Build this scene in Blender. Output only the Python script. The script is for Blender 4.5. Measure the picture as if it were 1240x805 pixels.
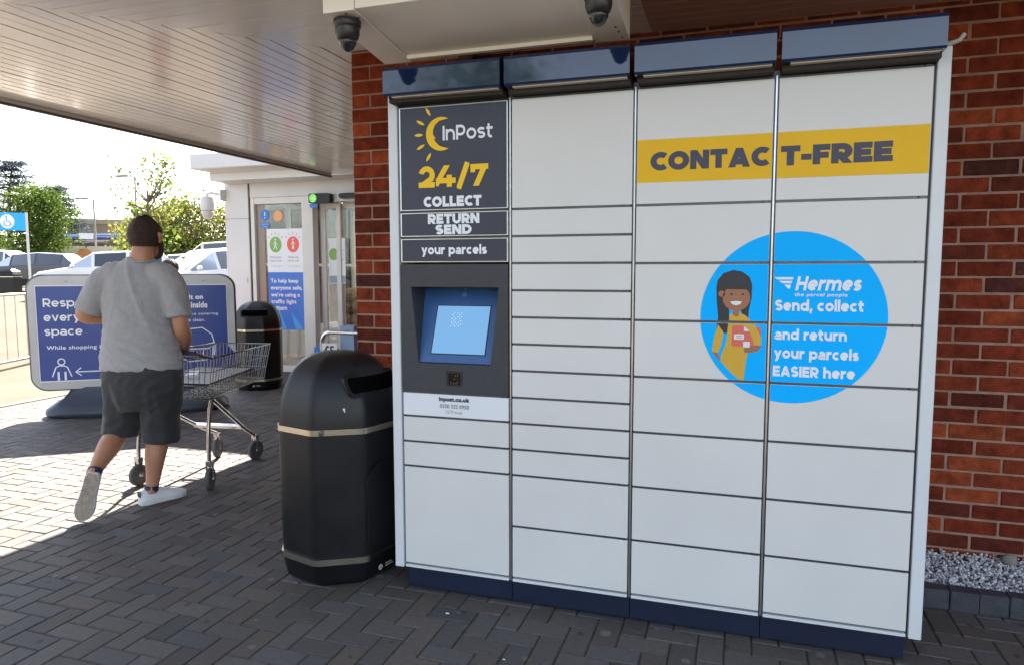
import bpy, bmesh, math, random
import numpy as np
from mathutils import Vector, Matrix, noise as mnoise

random.seed(7); rng = np.random.default_rng(7)
R = math.radians; PI = math.pi
for o in list(bpy.data.objects): bpy.data.objects.remove(o)
scene = bpy.context.scene
COL = scene.collection

# ------------------------------------------------------------------ camera, sky, sun, exposure
YAW, PITCH, ROLL = 0.313092332, 0.0902626543, -0.00163616767
cd = bpy.data.cameras.new('camera'); cam = bpy.data.objects.new('camera', cd); COL.objects.link(cam)
cd.sensor_width = 36.0; cd.lens = 24.575; cd.clip_start = 0.05; cd.clip_end = 3000
cam.location = (1.41659, -2.77654, 1.45281)
_f0 = Vector((-math.sin(YAW), math.cos(YAW), 0)); _r0 = Vector((math.cos(YAW), math.sin(YAW), 0)); _u0 = Vector((0, 0, 1))
_fw = _f0*math.cos(PITCH) - _u0*math.sin(PITCH); _up = _u0*math.cos(PITCH) + _f0*math.sin(PITCH)
_rr = _r0*math.cos(ROLL) + _up*math.sin(ROLL); _uu = _up*math.cos(ROLL) - _r0*math.sin(ROLL)
cam.rotation_euler = Matrix((( _rr.x,_uu.x,-_fw.x),(_rr.y,_uu.y,-_fw.y),(_rr.z,_uu.z,-_fw.z))).to_euler()
scene.camera = cam
SUN_TRAVEL = Vector((0.52, -1.11, -1.0))
sun_el = math.atan2(1.0, math.hypot(0.52, 1.11)); sun_az = math.atan2(-0.52, 1.11)   # from +Y towards +X
world = bpy.data.worlds.new('World'); scene.world = world; world.use_nodes = True
wn = world.node_tree; bg = wn.nodes['Background']
sky = wn.nodes.new('ShaderNodeTexSky'); sky.sky_type = 'NISHITA'; sky.sun_disc = False
sky.sun_elevation = sun_el; sky.sun_rotation = sun_az; sky.dust_density = 0.8; sky.air_density = 1.0; sky.ozone_density = 1.0
hs = wn.nodes.new('ShaderNodeHueSaturation'); hs.inputs['Saturation'].default_value = 0.62   # hazy summer sky
wn.links.new(sky.outputs[0], hs.inputs['Color']); wn.links.new(hs.outputs[0], bg.inputs[0]); bg.inputs[1].default_value = 0.06
ld = bpy.data.lights.new('sun', 'SUN'); ld.energy = 4.6; ld.angle = R(0.53); ld.color = (1.0, 0.89, 0.75)
so = bpy.data.objects.new('sun', ld); COL.objects.link(so); so.rotation_euler = SUN_TRAVEL.to_track_quat('-Z', 'Y').to_euler()
scene.view_settings.view_transform = 'Standard'; scene.view_settings.look = 'None'
scene.view_settings.exposure = 3.05; scene.view_settings.gamma = 1.0; scene.view_settings.use_curve_mapping = False

# ------------------------------------------------------------------ materials
MATS = {}
def mat(name, col, rough=0.5, metal=0.0, var=0.0, scale=6.0, bump=0.0, bscale=60.0, spec=0.5, attr=None, coat=0.0, emit=None, estr=0.0, rvar=0.0, sheen=0.0, sub=0.0):
    if name in MATS: return MATS[name]
    m = bpy.data.materials.new(name); m.use_nodes = True; nt = m.node_tree; N = nt.nodes; L = nt.links
    b = N['Principled BSDF']; c = (*col, 1)
    b.inputs['Base Color'].default_value = c; b.inputs['Roughness'].default_value = rough; b.inputs['Metallic'].default_value = metal
    b.inputs['Specular IOR Level'].default_value = spec; b.inputs['Coat Weight'].default_value = coat; b.inputs['Coat Roughness'].default_value = 0.05 if coat != 0.5 else 0.09
    if sub: b.inputs['Subsurface Weight'].default_value = sub; b.inputs['Subsurface Radius'].default_value = (0.02, 0.008, 0.004); b.inputs['Subsurface Scale'].default_value = 0.5
    if sheen: b.inputs['Sheen Weight'].default_value = sheen
    if emit: b.inputs['Emission Color'].default_value = (*emit, 1); b.inputs['Emission Strength'].default_value = estr
    tc = None
    if var or bump or rvar:
        tc = N.new('ShaderNodeTexCoord')
    last = None
    if attr:
        a = N.new('ShaderNodeAttribute'); a.attribute_name = attr; last = a.outputs['Color']
    if var or rvar:
        n = N.new('ShaderNodeTexNoise'); n.inputs['Scale'].default_value = scale; n.inputs['Detail'].default_value = 6; n.inputs['Roughness'].default_value = 0.62
        L.new(tc.outputs['Object'], n.inputs['Vector'])
        if var:
            mr = N.new('ShaderNodeMapRange'); mr.inputs['From Min'].default_value = 0.3; mr.inputs['From Max'].default_value = 0.7
            mr.inputs['To Min'].default_value = 1 - var; mr.inputs['To Max'].default_value = 1 + var
            L.new(n.outputs['Fac'], mr.inputs['Value'])
            mx = N.new('ShaderNodeMix'); mx.data_type = 'RGBA'; mx.blend_type = 'MULTIPLY'; mx.inputs[0].default_value = 1
            if last: L.new(last, mx.inputs[6])
            else: mx.inputs[6].default_value = c
            L.new(mr.outputs[0], mx.inputs[7]); last = mx.outputs[2]
        if rvar:
            m2 = N.new('ShaderNodeMapRange'); m2.inputs['From Min'].default_value = 0.3; m2.inputs['From Max'].default_value = 0.7
            m2.inputs['To Min'].default_value = max(0.02, rough - rvar); m2.inputs['To Max'].default_value = min(1, rough + rvar)
            L.new(n.outputs['Fac'], m2.inputs['Value']); L.new(m2.outputs[0], b.inputs['Roughness'])
    if last: L.new(last, b.inputs['Base Color'])
    if bump:
        n2 = N.new('ShaderNodeTexNoise'); n2.inputs['Scale'].default_value = bscale; n2.inputs['Detail'].default_value = 5
        L.new(tc.outputs['Object'], n2.inputs['Vector'])
        bp = N.new('ShaderNodeBump'); bp.inputs['Strength'].default_value = bump; bp.inputs['Distance'].default_value = 0.01
        L.new(n2.outputs['Fac'], bp.inputs['Height']); L.new(bp.outputs[0], b.inputs['Normal'])
    MATS[name] = m; return m

def glass_mat(name, tint=(0.9, 0.95, 0.95), refl=0.12, trans=True, dark=(0.02, 0.025, 0.03)):
    m = bpy.data.materials.new(name); m.use_nodes = True; nt = m.node_tree; N = nt.nodes; L = nt.links
    N.remove(N['Principled BSDF']); out = N['Material Output']
    t = N.new('ShaderNodeBsdfTransparent') if trans else N.new('ShaderNodeBsdfDiffuse')
    t.inputs[0].default_value = (*(tint if trans else dark), 1)
    g = N.new('ShaderNodeBsdfGlossy'); g.inputs['Roughness'].default_value = 0.02
    f = N.new('ShaderNodeFresnel'); f.inputs[0].default_value = 1.5
    ad = N.new('ShaderNodeMath'); ad.operation = 'ADD'; ad.inputs[1].default_value = refl; ad.use_clamp = True
    L.new(f.outputs[0], ad.inputs[0])
    mx = N.new('ShaderNodeMixShader'); L.new(ad.outputs[0], mx.inputs[0]); L.new(t.outputs[0], mx.inputs[1]); L.new(g.outputs[0], mx.inputs[2])
    L.new(mx.outputs[0], out.inputs[0]); return m

WHITE_DOOR = mat('door_white', (0.655, 0.64, 0.62), 0.38, var=0.035, scale=2.2, bump=0.06, bscale=260, rvar=0.06)
WHITE_PANEL = mat('panel_white', (0.64, 0.655, 0.67), 0.36, var=0.04, scale=3, bump=0.05, bscale=220)
NAVY = mat('navy_gloss', (0.009, 0.02, 0.066), 0.05, var=0.25, scale=5, coat=0.35, spec=0.6, bump=0.012, bscale=7)
NAVY_PLINTH = mat('navy_plinth', (0.0045, 0.010, 0.034), 0.45, var=0.25, scale=4)
FRAME_GREY = mat('frame_grey', (0.09, 0.095, 0.11), 0.35, metal=0.6, var=0.2, scale=9)
ALU = mat('aluminium', (0.55, 0.55, 0.56), 0.3, metal=1.0, var=0.12, scale=14)
WIRE = mat('zinc_wire', (0.22, 0.22, 0.225), 0.32, metal=1.0, var=0.15, scale=30)
CHROME = mat('chrome', (0.62, 0.62, 0.63), 0.16, metal=1.0, var=0.12, scale=20)
SIGN_DARK = mat('sign_dark', (0.031, 0.033, 0.055), 0.42, var=0.1, scale=5)
TERM_DARK = mat('terminal_dark', (0.036, 0.036, 0.044), 0.55, var=0.15, scale=30, bump=0.12, bscale=500)
TERM_BLUE = mat('terminal_blue', (0.035, 0.10, 0.26), 0.35, var=0.1, scale=6)
YELLOW = mat('yellow', (0.78, 0.46, 0.02), 0.5, spec=0.2, var=0.04, scale=4)
LOGO_YELLOW = mat('logo_yellow', (0.88, 0.55, 0.03), 0.5, spec=0.2)
STICKER_BLUE = mat('sticker_blue', (0.0, 0.44, 1.0), 0.55, spec=0.15, var=0.03, scale=3)
TEXT_WHITE = mat('text_white', (0.78, 0.80, 0.83), 0.5)
TEXT_DARK = mat('text_dark', (0.045, 0.045, 0.075), 0.5)
TEXT_GREY = mat('text_grey', (0.2, 0.2, 0.22), 0.5)
BLACK_PLASTIC = mat('black_plastic', (0.006, 0.006, 0.008), 0.40, spec=0.36, var=0.2, scale=5, bump=0.03, bscale=160, rvar=0.06)
BLACK = mat('black', (0.008, 0.008, 0.01), 0.5)
MOUTH = mat('bin_mouth', (0.003, 0.003, 0.003), 0.9, spec=0.0)
RUBBER = mat('rubber', (0.05, 0.052, 0.055), 0.7, var=0.2)
WHITE_PAINT = mat('white_paint', (0.58, 0.578, 0.575), 0.42, var=0.06, scale=1.4, bump=0.05, bscale=40)
SOFFIT = mat('soffit_board', (0.90, 0.87, 0.82), 0.24, var=0.04, scale=0.9, spec=0.7, rvar=0.05, bump=0.012, bscale=1.6, coat=0.5)
SOFFIT_SHADE = mat('soffit_shade', (0.55, 0.33, 0.27), 0.35, var=0.08, scale=1.5)  # same pale boards, with shade and brick reflection put into a brown base colour
GROOVE = mat('groove_dark', (0.03, 0.025, 0.02), 0.8)
BOX_BEIGE = mat('box_beige', (0.90, 0.85, 0.78), 0.38, var=0.05, scale=1.6, rvar=0.08)
MORTAR = mat('mortar', (0.33, 0.20, 0.15), 0.95, var=0.25, scale=14, bump=0.5, bscale=160)
BRICK = mat('brick', (0.3, 0.08, 0.04), 0.9, spec=0.12, attr='tone', var=0.42, scale=17, bump=0.8, bscale=110)
PAVER = mat('paver', (0.15, 0.14, 0.14), 0.6, attr='tone', var=0.20, scale=45, bump=0.5, bscale=220, rvar=0.1, spec=0.14)
JOINT = mat('joint_sand', (0.05, 0.045, 0.04), 0.95, var=0.4, scale=30)
ASPHALT = mat('asphalt', (0.104, 0.088, 0.069), 0.95, var=0.18, scale=0.6, bump=0.3, bscale=60, spec=0.1)
GRAVEL = mat('gravel', (0.5, 0.5, 0.53), 0.7, attr='tone', var=0.12, scale=60)
KERB = mat('kerb_block', (0.042, 0.043, 0.056), 0.6, var=0.3, scale=18, bump=0.4, bscale=120)
STONE_PALE = mat('stone_pale', (0.20, 0.18, 0.155), 0.85, var=0.2, scale=9, bump=0.3)
LINE_PAINT = mat('line_paint', (0.35, 0.34, 0.32), 0.7, var=0.15, scale=4)
BAND = mat('band_steel', (0.60, 0.55, 0.45), 0.24, metal=1.0, bump=0.02, bscale=20)
SKIN = mat('skin', (0.42, 0.20, 0.115), 0.5, var=0.12, scale=14, sub=0.12)
HAIR = mat('hair', (0.050, 0.024, 0.016), 0.65, var=0.5, scale=70, bump=1.0, bscale=260)
SHIRT = mat('shirt_grey', (0.295, 0.285, 0.288), 0.85, var=0.08, scale=30, bump=0.25, bscale=25, sheen=0.2)
SHORTS = mat('shorts_dark', (0.026, 0.026, 0.028), 0.85, var=0.15, scale=30, bump=0.3, bscale=25, sheen=0.15)
SHOE = mat('shoe_white', (0.66, 0.67, 0.68), 0.5, var=0.06, scale=20)
SOLE = mat('shoe_sole', (0.30, 0.25, 0.20), 0.75, var=0.25, scale=40, bump=0.5, bscale=150)
SHOE_NAVY = mat('shoe_navy', (0.02, 0.025, 0.06), 0.6)
POSTER_BLUE = mat('poster_blue', (0.028, 0.062, 0.27), 0.22, var=0.12, scale=2.5, bump=0.15, bscale=6)
NOTICE_BLUE = mat('notice_blue', (0.012, 0.15, 0.58), 0.3, var=0.05)
NOTICE_SKY = mat('notice_sky', (0.05, 0.30, 0.80), 0.3)
NOTICE_WHITE = mat('notice_white', (0.72, 0.73, 0.76), 0.4)
GREEN_MARK = mat('green_mark', (0.20, 0.38, 0.07), 0.4)
RED_MARK = mat('red_mark', (0.75, 0.10, 0.07), 0.4)
SIGN_CYAN = mat('sign_cyan', (0.0, 0.34, 0.85), 0.35)
GLASS = glass_mat('lobby_glass', refl=-0.01, tint=(0.96,0.98,0.97))
CARGLASS = glass_mat('car_glass', refl=0.10, trans=False)
TYRE = mat('tyre', (0.02, 0.02, 0.022), 0.8)
BARK = mat('bark', (0.10, 0.075, 0.055), 0.9, var=0.4, scale=20, bump=0.6, bscale=40)

def add_spots(m,scale,size,col,seed):
    nt=m.node_tree; N=nt.nodes; L=nt.links; b=N['Principled BSDF']; src=b.inputs['Base Color'].links[0].from_socket
    tc=N.new('ShaderNodeTexCoord'); mp=N.new('ShaderNodeMapping'); mp.inputs['Location'].default_value=(seed,seed*2,0); L.new(tc.outputs['Object'],mp.inputs[0])
    nz=N.new('ShaderNodeTexNoise'); nz.inputs['Scale'].default_value=40; mxv=N.new('ShaderNodeMix'); mxv.data_type='RGBA'; mxv.blend_type='LINEAR_LIGHT'; mxv.inputs[0].default_value=0.012
    L.new(mp.outputs[0],nz.inputs['Vector']); L.new(mp.outputs[0],mxv.inputs[6]); L.new(nz.outputs['Color'],mxv.inputs[7])
    v=N.new('ShaderNodeTexVoronoi'); v.voronoi_dimensions='2D'; v.inputs['Scale'].default_value=scale; L.new(mxv.outputs[2],v.inputs['Vector'])
    wn_=N.new('ShaderNodeTexWhiteNoise'); wn_.noise_dimensions='3D'; L.new(v.outputs['Color'],wn_.inputs['Vector'])
    th=N.new('ShaderNodeMath'); th.operation='MULTIPLY'; L.new(wn_.outputs['Value'],th.inputs[0]); th.inputs[1].default_value=size*scale
    lt=N.new('ShaderNodeMath'); lt.operation='LESS_THAN'; L.new(v.outputs['Distance'],lt.inputs[0]); L.new(th.outputs[0],lt.inputs[1])
    fa=N.new('ShaderNodeMath'); fa.operation='MULTIPLY'; fa.inputs[1].default_value=0.6; L.new(lt.outputs[0],fa.inputs[0])
    mx=N.new('ShaderNodeMix'); mx.data_type='RGBA'; L.new(fa.outputs[0],mx.inputs[0]); L.new(src,mx.inputs[6]); mx.inputs[7].default_value=(*col,1); L.new(mx.outputs[2],b.inputs['Base Color'])
add_spots(PAVER,2.6,0.022,(0.20,0.19,0.18),3.1); add_spots(PAVER,4.3,0.016,(0.035,0.032,0.03),8.7)
def leaf_mat(name, attr='tone'):
    m = bpy.data.materials.new(name); m.use_nodes = True; nt = m.node_tree; N = nt.nodes; L = nt.links
    N.remove(N['Principled BSDF']); a = N.new('ShaderNodeAttribute'); a.attribute_name = attr
    d = N.new('ShaderNodeBsdfDiffuse'); t = N.new('ShaderNodeBsdfTranslucent'); mx = N.new('ShaderNodeMixShader'); mx.inputs[0].default_value = 0.35
    L.new(a.outputs['Color'], d.inputs[0]); L.new(a.outputs['Color'], t.inputs[0]); L.new(d.outputs[0], mx.inputs[1]); L.new(t.outputs[0], mx.inputs[2])
    L.new(mx.outputs[0], N['Material Output'].inputs[0]); return m
LEAF = leaf_mat('leaf')

# ------------------------------------------------------------------ mesh helpers
class MB:
    def __init__(s): s.v = []; s.f = []; s.t = []          # verts, faces, tone per face
    def add(s, vs, fs, tone=None):
        n = len(s.v); s.v.extend([tuple(p) for p in vs]); s.f.extend([tuple(i+n for i in f) for f in fs])
        s.t.extend([tone]*len(fs)); return s
    def box(s, x0, x1, y0, y1, z0, z1, bev=0.0, tone=None):
        if bev <= 0:
            vs = [(x,y,z) for z in (z0,z1) for y in (y0,y1) for x in (x0,x1)]
            return s.add(vs, [(0,2,3,1),(4,5,7,6),(0,1,5,4),(2,6,7,3),(0,4,6,2),(1,3,7,5)], tone)
        b = bev; vs = []
        for sx,sy,sz in [(a,c,d) for d in (0,1) for c in (0,1) for a in (0,1)]:
            X=(x0,x1)[sx]; Y=(y0,y1)[sy]; Z=(z0,z1)[sz]; dx=b*(1-2*sx); dy=b*(1-2*sy); dz=b*(1-2*sz)
            vs += [(X,Y+dy,Z+dz),(X+dx,Y,Z+dz),(X+dx,Y+dy,Z)]
        def I(a,c,d,k): return (d*4+c*2+a)*3+k
        fs = []
        for k,(p,q) in enumerate([(1,2),(0,2),(0,1)]):
            for e in (0,1):
                idx=[]
                for (u,w) in ((0,0),(1,0),(1,1),(0,1)):
                    t=[0,0,0]; t[k]=e; t[p]=u; t[q]=w; idx.append(I(*t,k))
                fs.append(tuple(idx if (e==1)^(k==1) else idx[::-1]))
        for k in range(3):                                   # edges along axis k
            p,q=[i for i in range(3) if i!=k]
            for u in (0,1):
                for w in (0,1):
                    a=[0,0,0]; a[p]=u; a[q]=w; bb=a[:]; bb[k]=1
                    f=(I(*a,p),I(*bb,p),I(*bb,q),I(*a,q)); fs.append(f)
        for sx,sy,sz in [(a,c,d) for d in (0,1) for c in (0,1) for a in (0,1)]:
            fs.append((I(sx,sy,sz,0),I(sx,sy,sz,1),I(sx,sy,sz,2)))
        return s.add(vs, fs, tone)
    def obox(s, c, ax, ay, az, tone=None):                   # oriented box: centre and three half-axis vectors
        c,ax,ay,az=map(Vector,(c,ax,ay,az)); vs=[c+ax*i+ay*j+az*k for k in (-1,1) for j in (-1,1) for i in (-1,1)]
        return s.add(vs, [(0,2,3,1),(4,5,7,6),(0,1,5,4),(2,6,7,3),(0,4,6,2),(1,3,7,5)], tone)
    def tube(s, path, r, n=8, cap=True, closed=False, rs=None, tone=None):
        P=[Vector(p) for p in path]; m=len(P)
        rs = rs or [r]*m
        T=[]
        for i in range(m):
            if closed: t=P[(i+1)%m]-P[i-1]
            else: t=P[min(i+1,m-1)]-P[max(i-1,0)]
            T.append(t.normalized() if t.length>1e-9 else Vector((0,0,1)))
        a=Vector((0,0,1)) if abs(T[0].z)<0.9 else Vector((1,0,0)); u=(a-T[0]*a.dot(T[0])).normalized(); vs=[]; fs=[]
        for i in range(m):
            u=(u-T[i]*u.dot(T[i])); u=u.normalized() if u.length>1e-6 else Vector((1,0,0)); w=T[i].cross(u)
            rr = rs[i] if isinstance(rs[i],(tuple,list)) else (rs[i],rs[i])
            for k in range(n):
                g=2*PI*k/n; vs.append(P[i]+u*(rr[0]*math.cos(g))+w*(rr[1]*math.sin(g)))
        for i in range(m if closed else m-1):
            j=(i+1)%m
            for k in range(n): fs.append((i*n+k,i*n+(k+1)%n,j*n+(k+1)%n,j*n+k))
        if cap and not closed: fs.append(tuple(range(n))[::-1]); fs.append(tuple((m-1)*n+k for k in range(n)))
        return s.add(vs, fs, tone)
    def loft(s, rings, cap=True, closed_ring=True, tone=None):
        n=len(rings[0]); vs=[p for r in rings for p in r]; fs=[]
        for i in range(len(rings)-1):
            for k in range(n if closed_ring else n-1): fs.append((i*n+k,i*n+(k+1)%n,(i+1)*n+(k+1)%n,(i+1)*n+k))
        if cap: fs.append(tuple(range(n))[::-1]); fs.append(tuple((len(rings)-1)*n+k for k in range(n)))
        return s.add(vs, fs, tone)
    def lathe(s, prof, c=(0,0,0), n=32, sx=1, sy=1, rot=0.0, cap=True):
        return s.loft([[(c[0]+r*sx*math.cos(2*PI*k/n+rot),c[1]+r*sy*math.sin(2*PI*k/n+rot),c[2]+z) for k in range(n)] for r,z in prof], cap)
    def prism(s, poly, fn, d0, d1, tone=None):               # poly in 2D, fn(u,v,d)->xyz
        n=len(poly); vs=[fn(u,v,d0) for u,v in poly]+[fn(u,v,d1) for u,v in poly]
        fs=[tuple(range(n)),tuple(range(2*n-1,n-1,-1))]+[(i,i+n,(i+1)%n+n,(i+1)%n) for i in range(n)]
        return s.add(vs, fs, tone)
    def flat(s, poly, fn, d, tone=None):
        return s.add([fn(u,v,d) for u,v in poly],[tuple(range(len(poly)))],tone)
    def ell(s, c, rx, ry, rz, n=20, m=12):
        return s.loft([[(c[0]+rx*math.sin(PI*(i+0.001)/m)*math.cos(2*PI*k/n),c[1]+ry*math.sin(PI*(i+0.001)/m)*math.sin(2*PI*k/n),c[2]-rz*math.cos(PI*i/m)) for k in range(n)] for i in range(m+1)])
    def mesh(s, name, m, smooth=None, fix=True):
        me=bpy.data.meshes.new(name); me.from_pydata(s.v,[],s.f); me.update()
        if any(t is not None for t in s.t):
            at=me.color_attributes.new('tone','FLOAT_COLOR','CORNER'); buf=[]
            for p,t in zip(me.polygons,s.t): buf.extend((list(t)+[1.0])*p.loop_total)
            at.data.foreach_set('color',buf)
        if fix:
            bm=bmesh.new(); bm.from_mesh(me); bmesh.ops.recalc_face_normals(bm,faces=bm.faces); bm.to_mesh(me); bm.free()
        if m: me.materials.append(m)
        if smooth is not None:
            me.shade_smooth()
            if smooth<180: me.set_sharp_from_angle(angle=R(smooth))
        return me

def tagp(o, label=None, cat=None, group=None, kind=None):
    if label: o['label']=label
    if cat: o['category']=cat
    if group: o['group']=group
    if kind: o['kind']=kind
    return o
def thing(name, label, cat, loc=(0,0,0), rz=0.0, group=None):
    o=bpy.data.objects.new(name,None); COL.objects.link(o); o.location=loc; o.rotation_euler=(0,0,rz); o.empty_display_size=0.1
    return tagp(o,label,cat,group)
def obj(name, mb, m, parent=None, smooth=None, world=False, fix=True, label=None):
    me = mb.mesh(name,m,smooth,fix) if isinstance(mb,MB) else mb
    o=bpy.data.objects.new(name,me); COL.objects.link(o)
    if parent is not None:
        o.parent=parent
        if world:                                            # geometry given in world axes, parents unrotated
            p=parent; off=Vector((0,0,0))
            while p is not None: off+=Vector(p.location); p=p.parent
            o.location=-off
    if label: o['label']=label
    return o
def solid(name, mb, m, label, cat, group=None, smooth=None):
    return tagp(obj(name,mb,m,None,smooth),label,cat,group)
def struct(name, mb, m, smooth=None):
    o=obj(name,mb,m,None,smooth); o['kind']='structure'; return o
def copy_tree(o, parent=None):
    c=o.copy(); COL.objects.link(c)
    if parent is not None: c.parent=parent
    for ch in o.children: copy_tree(ch,c)
    return c

FY=lambda u,v,d:(u,-d,v)                                     # drawing on a wall that faces -y
def plane_fn(o, ax, ay, nrm):
    o,ax,ay,nrm=map(Vector,(o,ax,ay,nrm)); return lambda u,v,d: tuple(o+ax*u+ay*v+nrm*d)
def circle(cx,cy,rx,ry=None,n=48): ry=ry or rx; return [(cx+rx*math.cos(2*PI*k/n),cy+ry*math.sin(2*PI*k/n)) for k in range(n)]
def rrect(x0,y0,x1,y1,r,n=6):
    out=[]
    for cx,cy,a in ((x1-r,y1-r,0),(x0+r,y1-r,90),(x0+r,y0+r,180),(x1-r,y0+r,270)):
        for k in range(n+1): g=R(a+90*k/n); out.append((cx+r*math.cos(g),cy+r*math.sin(g)))
    return out
def clip(poly, x0,x1,y0,y1):
    for ax,val,keep in ((0,x0,1),(0,x1,-1),(1,y0,1),(1,y1,-1)):
        out=[]; n=len(poly)
        for i in range(n):
            a=poly[i]; b=poly[(i+1)%n]; da=(a[ax]-val)*keep; db=(b[ax]-val)*keep
            if da>=0: out.append(a)
            if (da>=0)!=(db>=0):
                t=da/(da-db); out.append((a[0]+(b[0]-a[0])*t,a[1]+(b[1]-a[1])*t))
        poly=out
        if not poly: return []
    return poly
def ribbon(mb, pts, w, fn, d, closed=False):
    P=[Vector(p) for p in pts]; n=len(P); L=[]; Q=[]
    for i in range(n):
        t=(P[(i+1)%n]-P[i-1]) if closed else (P[min(i+1,n-1)]-P[max(i-1,0)])
        t.normalize(); nr=Vector((-t.y,t.x)); L.append(P[i]+nr*w/2); Q.append(P[i]-nr*w/2)
    vs=[fn(*p,d) for p in L]+[fn(*p,d) for p in Q]; m=n if closed else n-1
    mb.add(vs,[(i,(i+1)%n,(i+1)%n+n,i+n) for i in range(m)])

_tc={}
def glyphs(s):
    if s in _tc: return _tc[s]
    c=bpy.data.curves.new('t','FONT'); c.body=s; c.space_character=1.06; c.resolution_u=5
    o=bpy.data.objects.new('t',c); COL.objects.link(o); dg=bpy.context.evaluated_depsgraph_get()
    me=bpy.data.meshes.new_from_object(o.evaluated_get(dg)); V=np.array([v.co[:2] for v in me.vertices]); F=[tuple(p.vertices) for p in me.polygons]
    bpy.data.objects.remove(o); bpy.data.curves.remove(c); bpy.data.meshes.remove(me)
    _tc[s]=(V,F); return _tc[s]
def text(mb, s, x0, y0, w, h, fn, d=0.0, bold=0.0, shear=0.0, nb=10):
    """lettering fitted to the box x0..x0+w, y0..y0+h (box of the inked glyphs); bold = stroke growth as a share of h"""
    V,F=glyphs(s); V=V.copy(); mn=V.min(0); mx=V.max(0); V=(V-mn)/(mx-mn)
    g=bold*h; V[:,0]=x0+g+V[:,0]*(w-2*g); V[:,1]=y0+g+V[:,1]*(h-2*g); V[:,0]+=shear*(V[:,1]-y0)
    shifts=[(0,0)]+([(g*a,g*b) for a in (-1,0,1) for b in (-1,0,1) if a or b] if g else [])
    for i,(a,b) in enumerate(shifts):
        mb.add([fn(p[0]+a,p[1]+b,d+i*0.00002) for p in V],F)

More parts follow.
